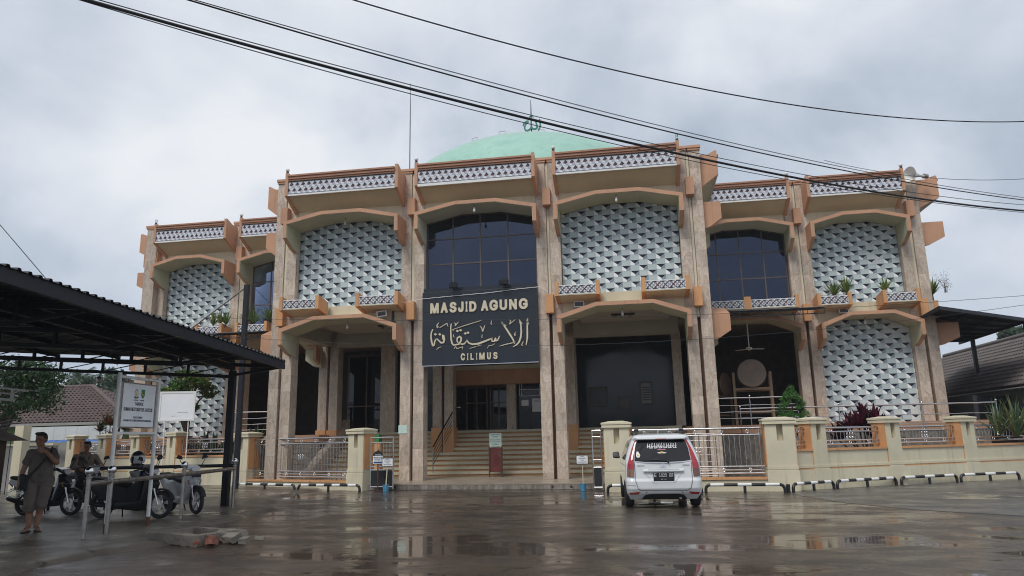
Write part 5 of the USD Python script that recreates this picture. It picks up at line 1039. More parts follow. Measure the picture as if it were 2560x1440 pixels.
MB().prism(LineString([(uc - .16, 2.505), (uc - .13, 2.485), (uc - .07, 2.485), (uc - .04, 2.505)]).buffer(.009), fb, -.020, -.0155).build('emblem', MT['print_black'], sb)
MB().prism(sh_(uc + .10, 2.575, .09, shield), fb, -.019, -.0155).build('emblem', MT['print_green'], sb); MB().prism(sh_(uc + .10, 2.57, .04, shield), fb, -.0215, -.0192).build('emblem', MT['print_yellow'], sb); MB().prism(sh_(uc + .10, 2.585, .022, oval), fb, -.024, -.0217).build('emblem', MT['print_black'], sb)
# blank white board by the wall
s2 = thing('blank_board', 'nearly blank white board on two thin legs in front of the garden wall', 'sign', (-17.35, 25.3, 0), 11)
MB().box((-.66, -.03, 2.55), (.66, .02, 3.62)).build('board', MT['sign_white'], s2); MB().prism(sbox(-.69, 2.52, .69, 3.65).difference(sbox(-.62, 2.59, .62, 3.58)), lambda p, q, e: (p, e, q), -.045, -.028).build('frame', MT['white_trim'], s2)
for x in (-.42, .46): MB().tube([(x, 0, 0), (x, 0, 2.54)], .022, 8).build('leg', MT['white_paint'], s2, smooth=40)
letters('01 MEI 2008 TKP PERUM', .02, 2.83, .40, .03, -.031, MT['dull_steel'], s2, .002, 'lettering', False, False); letters('MEI 17', -.18, 2.69, .14, .03, -.031, MT['dull_steel'], s2, .002, 'lettering', False, False)

# ---------------------------------------------------------------- small things before the steps
t = thing('donation_stand', 'dark red donation box on legs with a mint paper notice, on the steps platform', 'donation box', (-5.28, 27.45, .2), 8)
MB().box((-.26, -.15, .18), (.26, .15, 1.08)).build('box', MT['red_wood'], t)
for x in (-.235, .235): MB().box((x - .025, -.19, .0), (x + .025, -.152, 1.12)).build('leg', MT['dark_wood'], t); MB().bar((x * .85, -.16, 1.08), (x * .85, -.10, 1.62), .03).build('notice_arm', MT['white_trim'], t)
for k in range(5):
    an = np.linspace(.5 * math.pi, 1.5 * math.pi, 14); R_ = .08 + .045 * k; MB().tube([(.20 + R_ * math.cos(a), -.151, .66 + R_ * 1.05 * math.sin(a)) for a in an if .20 + R_ * math.cos(a) > -.21], .012, 6).build('carved_ring', MT['red_wood'], t)
mat('mint_paper', (.50, .64, .58), .7, .05); MB().box((-.23, -.185, 1.12), (.23, -.175, 1.62)).build('notice', MT['mint_paper'], t); MB().lathe([(0, 0), (.02, 0), (.02, .01), (0, .01)], 10, (.0, -.16, .98)).build('lock', MT['steel'], t)
for tx, z, w in (('DONASI RUTIN', 1.545, .36), ('INFAQ', 1.46, .2), ('MASJID AGUNG', 1.35, .4), ('AL ISTIQOMAH', 1.27, .36), ('CILIMUS', 1.18, .24)): letters(tx, -w / 2, z, w, .045, -.186, MT['print_black'], t, .002, 'lettering', False, False)
t = thing('toilet_sign', 'black dome-topped post sign with white TOILET plate by the left gate leaf', 'sign', (-8.36, 22.98, 0), 6)
MB().box((-.02, -.015, 0), (.02, .015, .88)).build('post', MT['dark_wood'], t); MB().lathe([(.12, 0), (.12, .03), (.03, .05)], 12).build('foot', MT['dark_wood'], t)
MB().prism(Polygon([(-.17, .86), (.17, .86), (.17, 1.12)] + [(.17 * math.cos(a), 1.12 + .17 * math.sin(a)) for a in np.linspace(.1, math.pi - .1, 14)] + [(-.17, 1.12)]), lambda p, q, e: (p, e, q), -.03, .02).build('board', MT['black_board'], t)
MB().box((-.16, -.036, .88), (.16, -.031, 1.13)).build('plate', MT['sign_white'], t); MB().lathe([(.02, 1.29), (.025, 1.32), (0, 1.36)], 10).build('knob', MT['dark_wood'], t)
letters('TOILET', -.145, .985, .29, .105, -.037, MT['print_black'], t, .003, 'lettering', True, False); letters('WUDHU', -.10, 1.15, .20, .035, -.032, MT['print_white'], t, .003, 'lettering', False, False); MB().box((-.14, -.038, .90), (.14, -.0365, .945)).build('strip', MT['print_blue'], t)
def bucket_sign(loc, label, rz=0, lean=0):
    t = thing('bucket_sign', label, 'sign', loc, rz)
    mt = MT['bucket_blue']; MB().lathe([(.0, .005), (.085, .005), (.105, .21), (.112, .22), (.10, .22), (.08, .03)], 20).build('bucket', mt, t, smooth=40); MB().lathe([(0, .16), (.095, .16)], 16).build('filling', MT['dull_steel'], t)
    MB().bar((0, 0, .1), (lean, .02, .98), .04, .025).build('stick', MT['cream_paint'], t); MB().box((-.18 + lean, -.02, .80), (.18 + lean, .0, 1.06)).build('board', MT['sign_white'], t)
    MB().prism(sbox(-.19 + lean, .79, .19 + lean, 1.07).difference(sbox(-.17 + lean, .81, .17 + lean, 1.05)), lambda p, q, e: (p, e, q), -.026, -.005).build('board_frame', MT['dark_wood'] if lean == 0 else MT['dull_steel'], t)
    for tx, z, w in (('KHUSUS', 1.005, .13), ('KENDARAAN', .95, .21), ('TAMU', .895, .11), ('MASJID AGUNG', .84, .25)): letters(tx, -w / 2 + lean, z, w, .03, -.022, MT['print_black'], t, .002, 'lettering', False, False)
mat('bucket_blue', (.07, .26, .42), .35, .25, 8, streak=.4, dirt=(.55, .62, .66), dirtsc=3)
bucket_sign((-8.00, 22.75, 0), 'small white sign on a stick in a blue bucket, next to the toilet sign', 5, .05); bucket_sign((-1.62, 22.30, 0), 'small white sign on a stick in a blue bucket, left of the parked car', 5, 0)
hr = thing('stair_handrail', 'black steel handrail slanting down the left of the central steps', 'railing')
H0, H1 = np.array([-7.55, 30.1, 2.95]), np.array([-7.62, 26.95, 1.35])
for k in range(5): MB().tube([H0 - [0, 0, .17 * k], H1 - [0, 0, .17 * k]], .03 if k == 0 else .014, 8).build('rail', MT['black_metal' if k == 0 else 'dull_steel'], hr, smooth=40)
for f in (0.0, .55, 1): P = H0 + (H1 - H0) * f; MB().tube([P - [0, 0, .95], P], .022, 8).build('post', MT['dull_steel'], hr, smooth=40)
MB().tube([H0 + [-.22, 0, .02], H0 + [.25, 0, .02]], .03, 8).build('top_bar', MT['steel'], hr, smooth=40)
def wall_rail(pts, label, z0, hs, posts):
    t = thing('balustrade', label, 'railing')
    for i, h in enumerate(hs): MB().tube([(x, y, z0 + h) for x, y in pts], .028 if i == 0 else .014, 8).build('rail', MT['steel'], t, smooth=40)
    for x, y in posts: MB().tube([(x, y, z0), (x, y, z0 + hs[0] + .06)], .022, 8).build('post', MT['steel'], t, smooth=40); MB().sph((x, y, z0 + hs[0] + .08), .04, sub=2).build('ball_top', MT['chrome'], t, smooth=True)
wall_rail([(2.9, 29.0), (6.2, 29.0)], 'steel balustrade before the drum in the open right hall', 1.94, (1.03, .75, .5, .26), [(3.0, 29.0), (4.45, 29.0), (6.2, 29.0)])
wall_rail([(3.95, 28.2), (5.35, 28.2), (9.6, 28.2), (12.75, 28.2)], 'long lower steel balustrade in front of the right wing panel', 1.55, (.98, .62, .30), [(3.95, 28.2), (7.45, 28.2), (10.3, 28.2), (12.75, 28.2)])
wall_rail([(-17.2, 29.0), (-14.3, 29.0)], 'steel balustrade of the left wing hall beside the porch column', 1.94, (1.02, .75, .5, .26), [(-17.1, 29.0), (-14.4, 29.0)])
# drum in the hall
dr = thing('mosque_drum', 'big barrel drum on a wooden frame in the open right hall', 'drum', (4.95, 31.2, 1.94), -8)
m = MB().lathe([(.0, -.75), (.56, -.75), (.60, -.4), (.62, 0), (.60, .4), (.56, .75), (.0, .75)], 28); b = m.build('barrel', MT['dark_wood'], dr, smooth=40); UsdGeom.Xformable(b).AddTranslateOp().Set(Gf.Vec3d(0, 0, 2.1)); UsdGeom.Xformable(b).AddRotateXOp().Set(90.0)
mat('drum_skin', (.25, .20, .16), .7, .25, 3); s_ = MB().lathe([(.0, .765), (.55, .765), (.575, .72)], 28).build('drum_skin', MT['drum_skin'], dr); UsdGeom.Xformable(s_).AddTranslateOp().Set(Gf.Vec3d(0, 0, 2.1)); UsdGeom.Xformable(s_).AddRotateXOp().Set(90.0)
mat('frame_wood', (.26, .17, .10), .5, .2, 6)
for x in (-.72, .72):
    for y in (-.6, .6): MB().box((x - .05, y - .05, 0), (x + .05, y + .05, 2.15)).build('leg', MT['frame_wood'], dr)
for y in (-.6, .6): MB().box((-.67, y - .04, 1.42), (.67, y + .04, 1.52)).build('crossbeam', MT['frame_wood'], dr); MB().box((-.67, y - .04, .5), (.67, y + .04, .58)).build('crossbeam', MT['frame_wood'], dr)
d2 = copy_of(dr, 'mosque_drum', 'smaller dark drum half hidden by the column left of the big drum', (3.45, 32.2, 1.94), 55, sc=.85)
t = thing('ceiling_fan', 'white ceiling fan on a long rod in the open right hall', 'ceiling fan', (4.75, 29.9, 6.36)); MB().tube([(0, 0, 0), (0, 0, -1.35)], .02, 8).build('rod', MT['white_trim'], t); MB().lathe([(0, -1.32), (.12, -1.34), (.13, -1.42), (.0, -1.46)], 14).build('motor', MT['white_trim'], t)
for k in range(3): a = k * 2.094 + .3; MB().bar((.1 * math.cos(a), .1 * math.sin(a), -1.4), (.62 * math.cos(a), .62 * math.sin(a), -1.4), .13, .012).build('blade', MT['white_trim'], t)
def frame_pic(x0, x1, z0, z1, y, label, inner, lines=0):
    t = thing('wall_frame', label, 'picture frame', ((x0 + x1) / 2, y, z0)); w, h = (x1 - x0) / 2, z1 - z0
    MB().prism(sbox(-w, 0, w, h).difference(sbox(-w + .05, .05, w - .05, h - .05)), lambda p, q, e: (p, e, q), -.05, 0).build('frame', MT['dark_wood'], t); MB().box((-w + .04, -.02, .04), (w - .04, -.005, h - .04)).build('picture', MT[inner], t)
    for k in range(lines): MB().box((-w * .62, -.026, h * (.18 + .65 * k / lines)), (w * .62, -.0205, h * (.18 + .65 * k / lines) + .05)).build('text_line', MT['print_black'], t)
mat('dim_paper', (.16, .17, .18), .6, .1)
frame_pic(-1.9, -1.08, 2.9, 3.75, 31.46, 'large dark framed picture at the left of the black porch wall', 'black_board'); frame_pic(-.62, -.1, 2.78, 3.3, 31.46, 'small black square frame on the black porch wall', 'black_board'); frame_pic(.32, .85, 2.93, 3.9, 31.46, 'framed text board at the right of the black porch wall', 'dim_paper', 6); frame_pic(-9.4, -8.75, 3.2, 4.2, 31.46, 'dark framed picture on the wall seen through the left porch', 'black_board', 3)
for i, (x, y, lb) in enumerate(((-.2, 27.3, 'ceiling lamp nearest the street in the right porch'), (-.2, 31.0, 'ceiling lamp at the back of the right porch'), (-9.6, 27.4, 'ceiling lamp in the left porch'))):
    t = thing('ceiling_lamp', lb, 'lamp', (x, y, 6.215 if y < 30 else 6.055)); MB().box((-.45, -.10, -.05), (.45, .10, 0)).build('base', MT['dark_wood'], t)
    for k in (-.28, 0, .28): MB().lathe([(.03, -.05), (.07, -.09), (.06, -.14), (0, -.16)], 10, (k, 0, 0)).build('bulb', MT['dull_steel'], t)
t = thing('notice_banner', 'white printed banner on the dark wall inside the entrance', 'banner', (-3.95, 31.55, 2.75)); MB().box((-.45, -.012, 0), (.62, 0, .58)).build('sheet', MT['sign_white'], t)
for tx, z, w in (('TEMPAT PENITIPAN BARANG', .42, .9), ('&', .30, .05), ('INFORMASI', .16, .36)): letters(tx, .08 - w / 2, z, w, .07, -.013, MT['print_black'], t, .002, 'lettering', False, False)
t = thing('paper_notice', 'small white paper left of the banner inside the entrance', 'paper', (-4.72, 31.57, 3.02)); MB().box((-.16, -.008, 0), (.16, 0, .26)).build('sheet', MT['sign_white'], t)
t = thing('paper_notice', 'pale paper sheet taped to the column left of the steps', 'paper', (-8.28, 25.294, 1.86)); MB().box((-.17, -.008, 0), (.15, 0, .30)).build('sheet', MT['mint_paper'], t)
t = thing('white_window', 'white barred window frame on the dark wall inside the entrance', 'window', (-4.4, 31.55, 3.45))
for z in (0, .28, .56): MB().bar((-.55, 0, z), (.9, 0, z), .03).build('bar', MT['white_trim'], t)
for x in (-.55, -.45, .35): MB().bar((x, 0, 0), (x, 0, .56), .03).build('bar', MT['white_trim'], t)
t = thing('white_screen', 'white sheet leaning inside the central upper window, lower right pane', 'screen', (-3.75, 26.4, 7.1)); MB().box((-.42, 0, 0), (.42, .03, .62)).build('sheet', MT['sign_white'], t)
t = thing('green_crate', 'green planter crate on the wall top behind the left gate pillar', 'crate', (-9.75, 26.2, 1.72)); mat('green_plastic', (.02, .22, .06), .4, .1); m = m3.Manifold.cube([.6, .35, .26], True) - m3.Manifold.cube([.54, .29, .26], True).translate([0, 0, .04]); MB().mf(m).build('crate', MT['green_plastic'], t); MB().box((-.34, -.2, -1.6), (.34, .2, -.14)).build('plinth', MT['orange_paint'], t)

# manhole box and rubble at the concrete edge
mat('raw_concrete', (.17, .15, .125), .75, .25, 4, streak=.3, dirt=(.07, .06, .05), bump=.8, bsc=30)
F = Frame((-8.05, 11.22, 0), (.94, -.34, 0), (.34, .94, 0)); P = sbox(0, 0, 1.2, .95).difference(sbox(.16, .16, 1.06, .80)); t = thing('drain_box', 'low open concrete drain box at the edge of the parking slab', 'drain')
for L in ([(0, 0), (1.25, 0), (1.22, .17), (.02, .16)], [(0, .164), (.16, .164), (.15, .9), (0, .92)], [(1.06, .174), (1.24, .174), (1.2, .94), (1.03, .86)], [(.154, .76), (1.03, .76), (1.03, .93), (.152, .91)]):
    m = MB(); tm_ = trimesh.creation.extrude_polygon(Polygon(L), .17, engine='earcut'); tm_ = trimesh.Trimesh(*trimesh.remesh.subdivide_to_size(tm_.vertices, tm_.faces, .07, max_iter=9)); k = meshkit.fbm(tm_.vertices * 7, 3, 8) - .5
    m.add(np.array([F(x + .04 * j, y + .03 * j, z + .03 * j) for (x, y, z), j in zip(tm_.vertices, k)]), tm_.faces); m.build('kerb', MT['raw_concrete'], t, smooth=40)
MB().prism(sbox(.15, .16, 1.05, .80), lambda p, q, e: F(p, q, e), .0, .05).build('silt', MT['raw_concrete'], t)
rl = random.Random(5); RL = ['broken red brick lying against the drain box', 'second broken red brick beside the drain box', 'grey rubble lump right of the drain box', 'flat concrete shard near the bricks', 'small stone at the slab edge right of the rubble', 'brick fragment in front of the drain box', 'tilted concrete slab piece behind the bricks', 'last small rubble stone toward the road']
for i, (x, y, s) in enumerate(((-6.78, 11.0, .13), (-6.62, 10.78, .12), (-6.5, 11.15, .15), (-6.72, 11.32, .17), (-6.2, 11.0, .10), (-6.85, 10.72, .07), (-6.55, 11.45, .16), (-6.05, 11.2, .09))):
    q = trimesh.creation.box((s * 1.5, s, s * .8) if i in (0, 1, 5) else (s * 1.6, s * 1.3, s * .7)); q = q.subdivide().subdivide(); q.vertices += (np.stack([meshkit.fbm(q.vertices * 9 + 7 * i, 3, j) for j in range(3)], 1) - .5) * s * .35
    q.apply_transform(trimesh.transformations.euler_matrix(rl.uniform(-.3, .3), rl.uniform(-.3, .3), rl.uniform(0, 3))); q.apply_translation((x, y, .06 + s * .25)); tag(MB().tm(q).build('rubble_piece', MT['brick_red'] if i in (0, 1, 5) else MT['raw_concrete']), RL[i], 'rubble')

# ---------------------------------------------------------------- awnings, poles, right carport
mat('awning_sheet', (.30, .33, .36), .3, .2, 3, streak=.4, dirt=(.12, .11, .10))
def awning(F, w, label, z=6.28):
    t = thing('awning', label, 'awning'); n = max(4, int(w / .55))
    for i in range(n): MB().prism([(-2.05, z - .10), (-.86, z + .06), (-.86, z + .07), (-2.05, z - .09)], lambda p, q, e: F(e, p, q), w * i / n + .004, w * (i + 1) / n - .004).build('sheet', MT['awning_sheet'], t)
    for v, dz in ((-2.0, -.13), (-1.45, -.06), (-.88, .0), (-2.0, -.34)): MB().bar(F(0, v, z + dz), F(w, v, z + dz), .035).build('tube', MT['black_metal'], t)
    for i in range(n + 1): u = w * i / n; MB().bar(F(u, -2.0, z - .34), F(u, -2.0, z - .12), .02).build('strut', MT['black_metal'], t); MB().bar(F(u, -2.0, z - .14), F(u, -.85, z + .03), .025).build('strut', MT['black_metal'], t)
    for i in range(n):
        if i % 2: an = np.linspace(0, 2 * math.pi, 13); MB().tube([F(w * (i + .5) / n + .07 * math.cos(a), -2.0, z - .235 + .07 * math.sin(a)) for a in an], .009, 5, cap=False).build('scroll', MT['black_metal'], t)
awning(Frame((2.95, 30, 0), (1, 0, 0), (0, 1, 0)), 4.35, 'glassy grey awning over the open right hall', 6.33); awning(Frame((-19.3, 30, 0), (1, 0, 0), (0, 1, 0)), 3.9, 'grey-blue sheet awning below the left wing planters', 6.42)
t = thing('utility_pole', 'thick black pole rising behind the carport before the left wing', 'pole', (-13.98, 24.0, 0)); MB().bar((0, 0, 0), (0, 0, 7.42), .16, .16).build('pole', MT['black_metal'], t); MB().tube([(-.08, 0, 7.3), (-2.32, -.05, 5.72)], .03, 8).build('strut', MT['dull_steel'], t)
rc = thing('side_canopy', 'black steel canopy on a post at the right flank of the mosque', 'canopy'); Q = [(11.15, 27.7), (16.2, 32.0), (16.6, 39.5), (12.3, 39.5)]; zc = lambda x, y: 6.02 - .0 * x
m = MB(); P = Polygon(Q)
for i in range(9):
    strip = sbox(10 + i * .8, 20, 10 + (i + 1) * .8 - .01, 45).intersection(P); MB().prism(strip, lambda p, q, e: (p, q, 6.0 + e), .0, .012).build('roof_sheet', MT['roof_metal'], rc)
for a, b in ((Q[0], Q[1]), (Q[1], Q[2]), (Q[0], Q[3])): MB().bar((*a, 5.93), (*b, 5.93), .07, .12).build('edge_beam', MT['black_metal'], rc)
for f in np.linspace(.12, .88, 6):
    a = np.array(Q[0]) + (np.array(Q[3]) - Q[0]) * f; b = np.array(Q[1]) + (np.array(Q[2]) - Q[1]) * f; MB().bar((*a, 5.95), (*b, 5.95), .05, .09).build('rafter', MT['black_metal'], rc)
for f in (.33, .66): a = np.array(Q[0]) + (np.array(Q[1]) - Q[0]) * f; b = np.array(Q[3]) + (np.array(Q[2]) - Q[3]) * f; MB().bar((*a, 5.93), (*b, 5.93), .05, .07).build('rafter', MT['black_metal'], rc)
for x, y in ((16.28, 37.3), (16.1, 32.1)): MB().bar((x, y, 0), (x, y, 5.9), .15, .15).build('post', MT['black_metal'], rc)

# ---------------------------------------------------------------- cables
mat('cable', (.012, .012, .014), .6)
CW = {'a': ([(-6.62, 7.18, 7.2), (-5.56, 7.98, 7.07), (-4.72, 8.61, 7.01), (-2.75, 10.08, 6.93), (-1.48, 11.03, 6.85), (-.32, 11.9, 6.78), (1.12, 12.98, 6.74), (3.23, 14.56, 6.77), (5.75, 16.44, 6.85), (8.16, 18.25, 6.99), (10.43, 19.95, 7.19)], .022, 'thickest black cable of the bundle crossing the sky'),
      'b': ([(-6.54, 7.24, 7.22), (-4.72, 8.61, 7.09), (-2.75, 10.08, 6.99), (-1.48, 11.03, 6.90), (1.13, 12.99, 6.83), (5.77, 16.46, 6.98), (10.48, 19.98, 7.36)], .007, 'thin wire just above the thickest cable'),
      'c': ([(-6.59, 7.2, 7.16), (-4.71, 8.61, 6.93), (-2.75, 10.08, 6.83), (-1.49, 11.03, 6.76), (1.12, 12.98, 6.64), (3.69, 14.9, 6.72), (10.5, 20, 7.15)], .007, 'thin wire just below the thickest cable'),
      'd': ([(-5.77, 7.82, 7.51), (-4.73, 8.6, 7.47), (-3.29, 9.68, 7.38), (-1.41, 11.08, 7.24), (-.31, 11.91, 7.19), (1.15, 13, 7.15), (3.27, 14.59, 7.16), (5.81, 16.49, 7.24), (10.51, 20.01, 7.5)], .012, 'black cable passing just above the dome finial'),
      'e': ([(-5.68, 7.89, 7.54), (-3.29, 9.68, 7.45), (-1.41, 11.08, 7.31), (1.16, 13.01, 7.22), (5.82, 16.5, 7.31), (10.53, 20.02, 7.57)], .007, 'thin wire running along the upper side of the finial cable'),
      'f': ([(-3.5, 8.26, 7.5), (-2.42, 8.86, 7.36), (-1.36, 9.45, 7.23), (-.22, 10.08, 7.13), (1.01, 10.77, 7.05), (2.36, 11.52, 7.02), (3.84, 12.34, 7.05), (5.48, 13.26, 7.18), (7.93, 14.61, 7.51)], .010, 'single cable highest across the right sky'),
      'g': ([(11.68, 29, 11.42), (13, 29, 11.2), (15.4, 29, 11.03)], .010, 'wire running right from the roof loudspeaker'), 'h': ([(-20.87, 20, 9.04), (-19.8, 20, 8.0), (-18.75, 20, 6.96)], .014, 'slanting cable at the left picture edge above the carport'),
      'i': ([(-15.56, 20, 5.71), (-10.5, 20, 5.28), (-1.93, 20, 4.9), (1.85, 20, 4.86), (8, 20, 4.88), (10.1, 20, 4.93)], .006, 'fine wire drawn across the front just above the porch arches'), 'j': ([(-11.1, 20, 4.69), (-6.67, 20, 4.41), (-1.95, 20, 4.15), (2.43, 20, 4.11), (7.95, 20, 4.51), (10.1, 20, 4.7)], .006, 'fine wire drawn across the porch openings')}
for k, (P, r, lb) in CW.items():
    P = np.array(P); s = np.r_[0, np.cumsum(np.linalg.norm(np.diff(P, axis=0), axis=1))]; A_ = np.polyfit(s, P[:, 0], 1), np.polyfit(s, P[:, 1], 1); q = np.linspace(-3.5, s[-1] + 4, 50)
    dg = 2 if k in 'ghij' else 3; cz = np.polyfit(s, P[:, 2], dg); zz_ = np.polyval(cz, q)
    tag(MB().tube(np.c_[np.polyval(A_[0], q), np.polyval(A_[1], q), zz_], r, 6).build('overhead_cable', MT['cable']), lb, 'cable')
P = [(-8.3, 25.0, 6.62), (-7.5, 25.05, 6.74), (-6.4, 25.05, 6.79), (-5.0, 25.05, 6.84), (-4.0, 25.05, 6.92), (-3.1, 25.0, 6.95), (-2.8, 25.0, 6.75)]; tag(MB().tube(P, .011, 6).build('power_cord', MT['white_trim']), 'white cord strung along the top of the name board', 'cable')

# ---------------------------------------------------------------- plants
def leafmat(name, tr=.35):
    MT[name] = usdkit.material(stage, '/World/Looks/' + name, {'at': ('attribute', {'attribute': 'tint'}), 'p': ('principled_bsdf', {'roughness': .42}), 't': ('translucent_bsdf', {}), 'm': ('mix_closure', {'fac': tr})},
        [('at.color', 'p.base_color'), ('at.color', 't.color'), ('p.BSDF', 'm.closure1'), ('t.BSDF', 'm.closure2')], surface='m.closure')
leafmat('leaf'); mat('bark', (.09, .07, .055), .85, .3, 10)
def leaves(clumps, n, size, cols, seed, aspect=.5, up=.3):
    rg = np.random.default_rng(seed); m = MB(); tot = sum(c[1] ** 2 for c in clumps)
    for c, r, sh in clumps:
        k = max(6, int(n * r * r / tot)); d = rg.normal(size=(k, 3)); d /= np.linalg.norm(d, axis=1)[:, None]; rad = r * rg.uniform(.25, 1.05, k) ** .6
        p = np.array(c) + d * rad[:, None] * np.array([1, 1, .8]); nv = d * .6 + rg.normal(size=(k, 3)) * .6 + [0, 0, up]; nv /= np.linalg.norm(nv, axis=1)[:, None]
        a = np.cross(nv, rg.normal(size=(k, 3))); a /= np.linalg.norm(a, axis=1)[:, None]; b = np.cross(nv, a); s = size * rg.uniform(.6, 1.35, k)[:, None]
        V = np.stack([p - a * s, p + b * s * aspect, p + a * s, p - b * s * aspect], 1).reshape(-1, 3); F = np.arange(4 * k).reshape(-1, 4)
        col = np.array(cols)[rg.integers(0, len(cols), k)] * rg.uniform(.75, 1.25, k)[:, None] * sh
        m.v.append(V); m.f.append(np.vstack([F[:, [0, 1, 2]], F[:, [0, 2, 3]]]) + m.n); m.n += len(V); m.c.append(np.repeat(col, 4, 0))
    return m
def tree(name, label, base, h, cr, nl, size, cols, seed, cat='tree', group=None, n=22, flat=.8, bot=.42, open_=1.0, lean=0.0):
    rg = np.random.default_rng(seed); b = np.array(base, float); t = thing(name, label, cat, b, group=group); ctop = np.array([lean, 0, h]); m = MB()
    tr = [np.array([0, 0, -.1]), np.array([lean * .2 + rg.normal() * .05, rg.normal() * .05, h * bot * .6]), np.array([lean * .6, 0, h * bot * 1.15]), np.array([lean, 0, h * .85])]
    m.tube(tr, [h * .035, h * .028, h * .02, h * .007], 8); cl = []
    for i in range(n):
        a, e = rg.uniform(0, 6.28), rg.uniform(-.25, 1.0); R = cr * rg.uniform(.45, 1.0); c = np.array([lean + R * math.cos(a) * math.cos(e * 1.2), R * math.sin(a) * math.cos(e * 1.2), h * (bot + (1 - bot) * .5) + h * (1 - bot) * .5 * flat * math.sin(e * 1.4)])
        r = cr * rg.uniform(.22, .42) * open_; cl.append((c, r, rg.uniform(.65, 1.3))); s = tr[1] + (tr[3] - tr[1]) * rg.uniform(.2, .9); m.tube([s, (s + c) / 2 + [0, 0, .05 * h], c], [h * .012, h * .008, h * .003], 5)
    m.build('trunk', MT['bark'], t, smooth=50); leaves(cl, nl, size, cols, seed + 1).build('crown', MT['leaf'], t, color=True); return t
DKG = [(.018, .045, .014), (.028, .065, .018), (.040, .085, .022), (.02, .05, .02)]; MDG = [(.035, .095, .015), (.055, .13, .02), (.085, .17, .03), (.03, .075, .014)]; HZ = [(.045, .08, .045), (.06, .10, .05), (.035, .065, .035)]
tree('dense_tree', 'big dark leafy tree at the left edge behind the carport', (-24.2, 24.5, 0), 5.0, 2.5, 9000, .085, DKG, 11, n=30, bot=.38)
tree('courtyard_tree', 'round bright green tree before the left tile panel', (-18.9, 28.3, 0), 4.75, 1.05, 5200, .075, MDG + [(.16, .13, .02)], 21, n=24, bot=.48, flat=.9)
tree('distant_tree', 'hazy rounded tree beyond the tiled roof, next to the sign', (-53.5, 66, 0), 9.4, 3.1, 3200, .24, HZ, 31, n=22, bot=.5)
tree('distant_tree', 'hazy spreading tree low behind the left roof', (-47.5, 62, 0), 7.2, 3.4, 2600, .24, HZ, 33, n=20, bot=.35)
tree('distant_tree', 'hazy open-crowned tree above the right tiled roof', (34.5, 70, 0), 10.4, 2.9, 2600, .22, HZ, 35, n=18, bot=.55, open_=.8); tree('distant_tree', 'smaller hazy tree behind the right roof ridge, at the picture edge', (37.5, 69, 0), 9.8, 2.2, 1600, .22, HZ, 36, n=14, bot=.55, open_=.8)
def blades(m, c, n, L, w, cols, rg, spread=.9, droop=.6, seg=4):
    for i in range(n):
        a = rg.uniform(0, 6.28); tilt = rg.uniform(.1, spread); l = L * rg.uniform(.6, 1.1); d = np.array([math.cos(a) * math.sin(tilt), math.sin(a) * math.sin(tilt), math.cos(tilt)]); sd = np.array([-math.sin(a), math.cos(a), 0]); p = np.array(c, float); V = []
        for k in range(seg + 1):
            f = k / seg; ww = w * (1 - f ** 1.7) * (.6 + .8 * min(1, f * 3)) + .001; V += [p - sd * ww / 2, p + sd * ww / 2]; d = d + np.array([0, 0, -droop / seg * (.4 + f)]); d /= np.linalg.norm(d); p = p + d * l / seg
        m.add(V, [(2 * k, 2 * k + 1, 2 * k + 3, 2 * k + 2) for k in range(seg)], tuple(np.array(cols[rg.integers(len(cols))]) * rg.uniform(.75, 1.25)))
def clump(name, label, cat, base, heads, n, L, w, cols, seed, spread=.9, droop=.6, stem=True, group=None):
    rg = np.random.default_rng(seed); t = thing(name, label, cat, base, group=group); m = MB(); s = MB()
    for h in heads:
        blades(m, h, n, L, w, cols, rg, spread, droop)
        if stem: s.tube([(h[0] * .4, h[1] * .4, -.05), (h[0] * .8, h[1] * .8, h[2] * .6), h], [.03, .025, .02], 6)
    m.build('leaves', MT['leaf'], t, color=True)
    if stem: s.build('stem', MT['bark'], t, smooth=50)
    return t
YU = [(.10, .17, .035), (.16, .22, .05), (.07, .13, .03), (.22, .25, .08)]; PU = [(.045, .008, .016), (.075, .012, .022), (.025, .006, .012), (.11, .014, .03)]; AG = [(.06, .11, .05), (.09, .13, .05), (.20, .21, .08)]
PZ = 6.72
for i, (x, y, hd, L, lb) in enumerate(((-18.35, 29.4, [(-.35, 0, .1), (0, 0, .15), (.3, 0, .1)], .62, 'green yucca clump in the left wing planter beside the black pole'), (-16.75, 29.4, [(-.25, 0, .15), (.1, 0, .1)], .72, 'pale striped yucca in the planter under the narrow left window'), (-15.95, 29.4, [(0, 0, .2)], .72, 'green yucca next to the tall left column corner'),
    (8.35, 29.4, [(-.25, 0, .05), (.2, 0, .12)], .62, 'yellow-green yucca in the right wing planter, left one'), (9.98, 29.4, [(0, 0, .1)], .60, 'small yucca in the right wing planter, right one'), (12.15, 30.6, [(0, 0, .1)], .66, 'yucca sticking out past the outer right column'))):
    clump('planter_yucca', lb, 'plant', (x, y, PZ), [(a, b, c + .12) for a, b, c in hd], 40, L * 1.15, .055, YU, 50 + i, .95, .5)
clump('planter_weeds', 'dry little shrub in the planter of the upper right tile panel', 'plant', (-1.75, 24.85, 6.72), [(-.3, 0, .0), (0, 0, .03), (.3, 0, .02)], 26, .20, .02, [(.05, .06, .03), (.09, .08, .04)], 70, 1.3, .5, False); clump('planter_weeds', 'thin dry weeds in the planter of the upper left tile panel', 'plant', (-12.1, 24.85, 6.70), [(-.4, 0, .0), (-.1, 0, .03), (.3, 0, .02)], 22, .18, .02, [(.06, .06, .035), (.10, .09, .05)], 71, 1.3, .5, False)
clump('planter_weeds', 'dark reddish plant at the end of the window planter on the right wing', 'plant', (6.2, 29.4, 6.7), [(0, 0, 0), (.25, 0, 0)], 18, .28, .04, PU, 72, 1.2, .5, False)
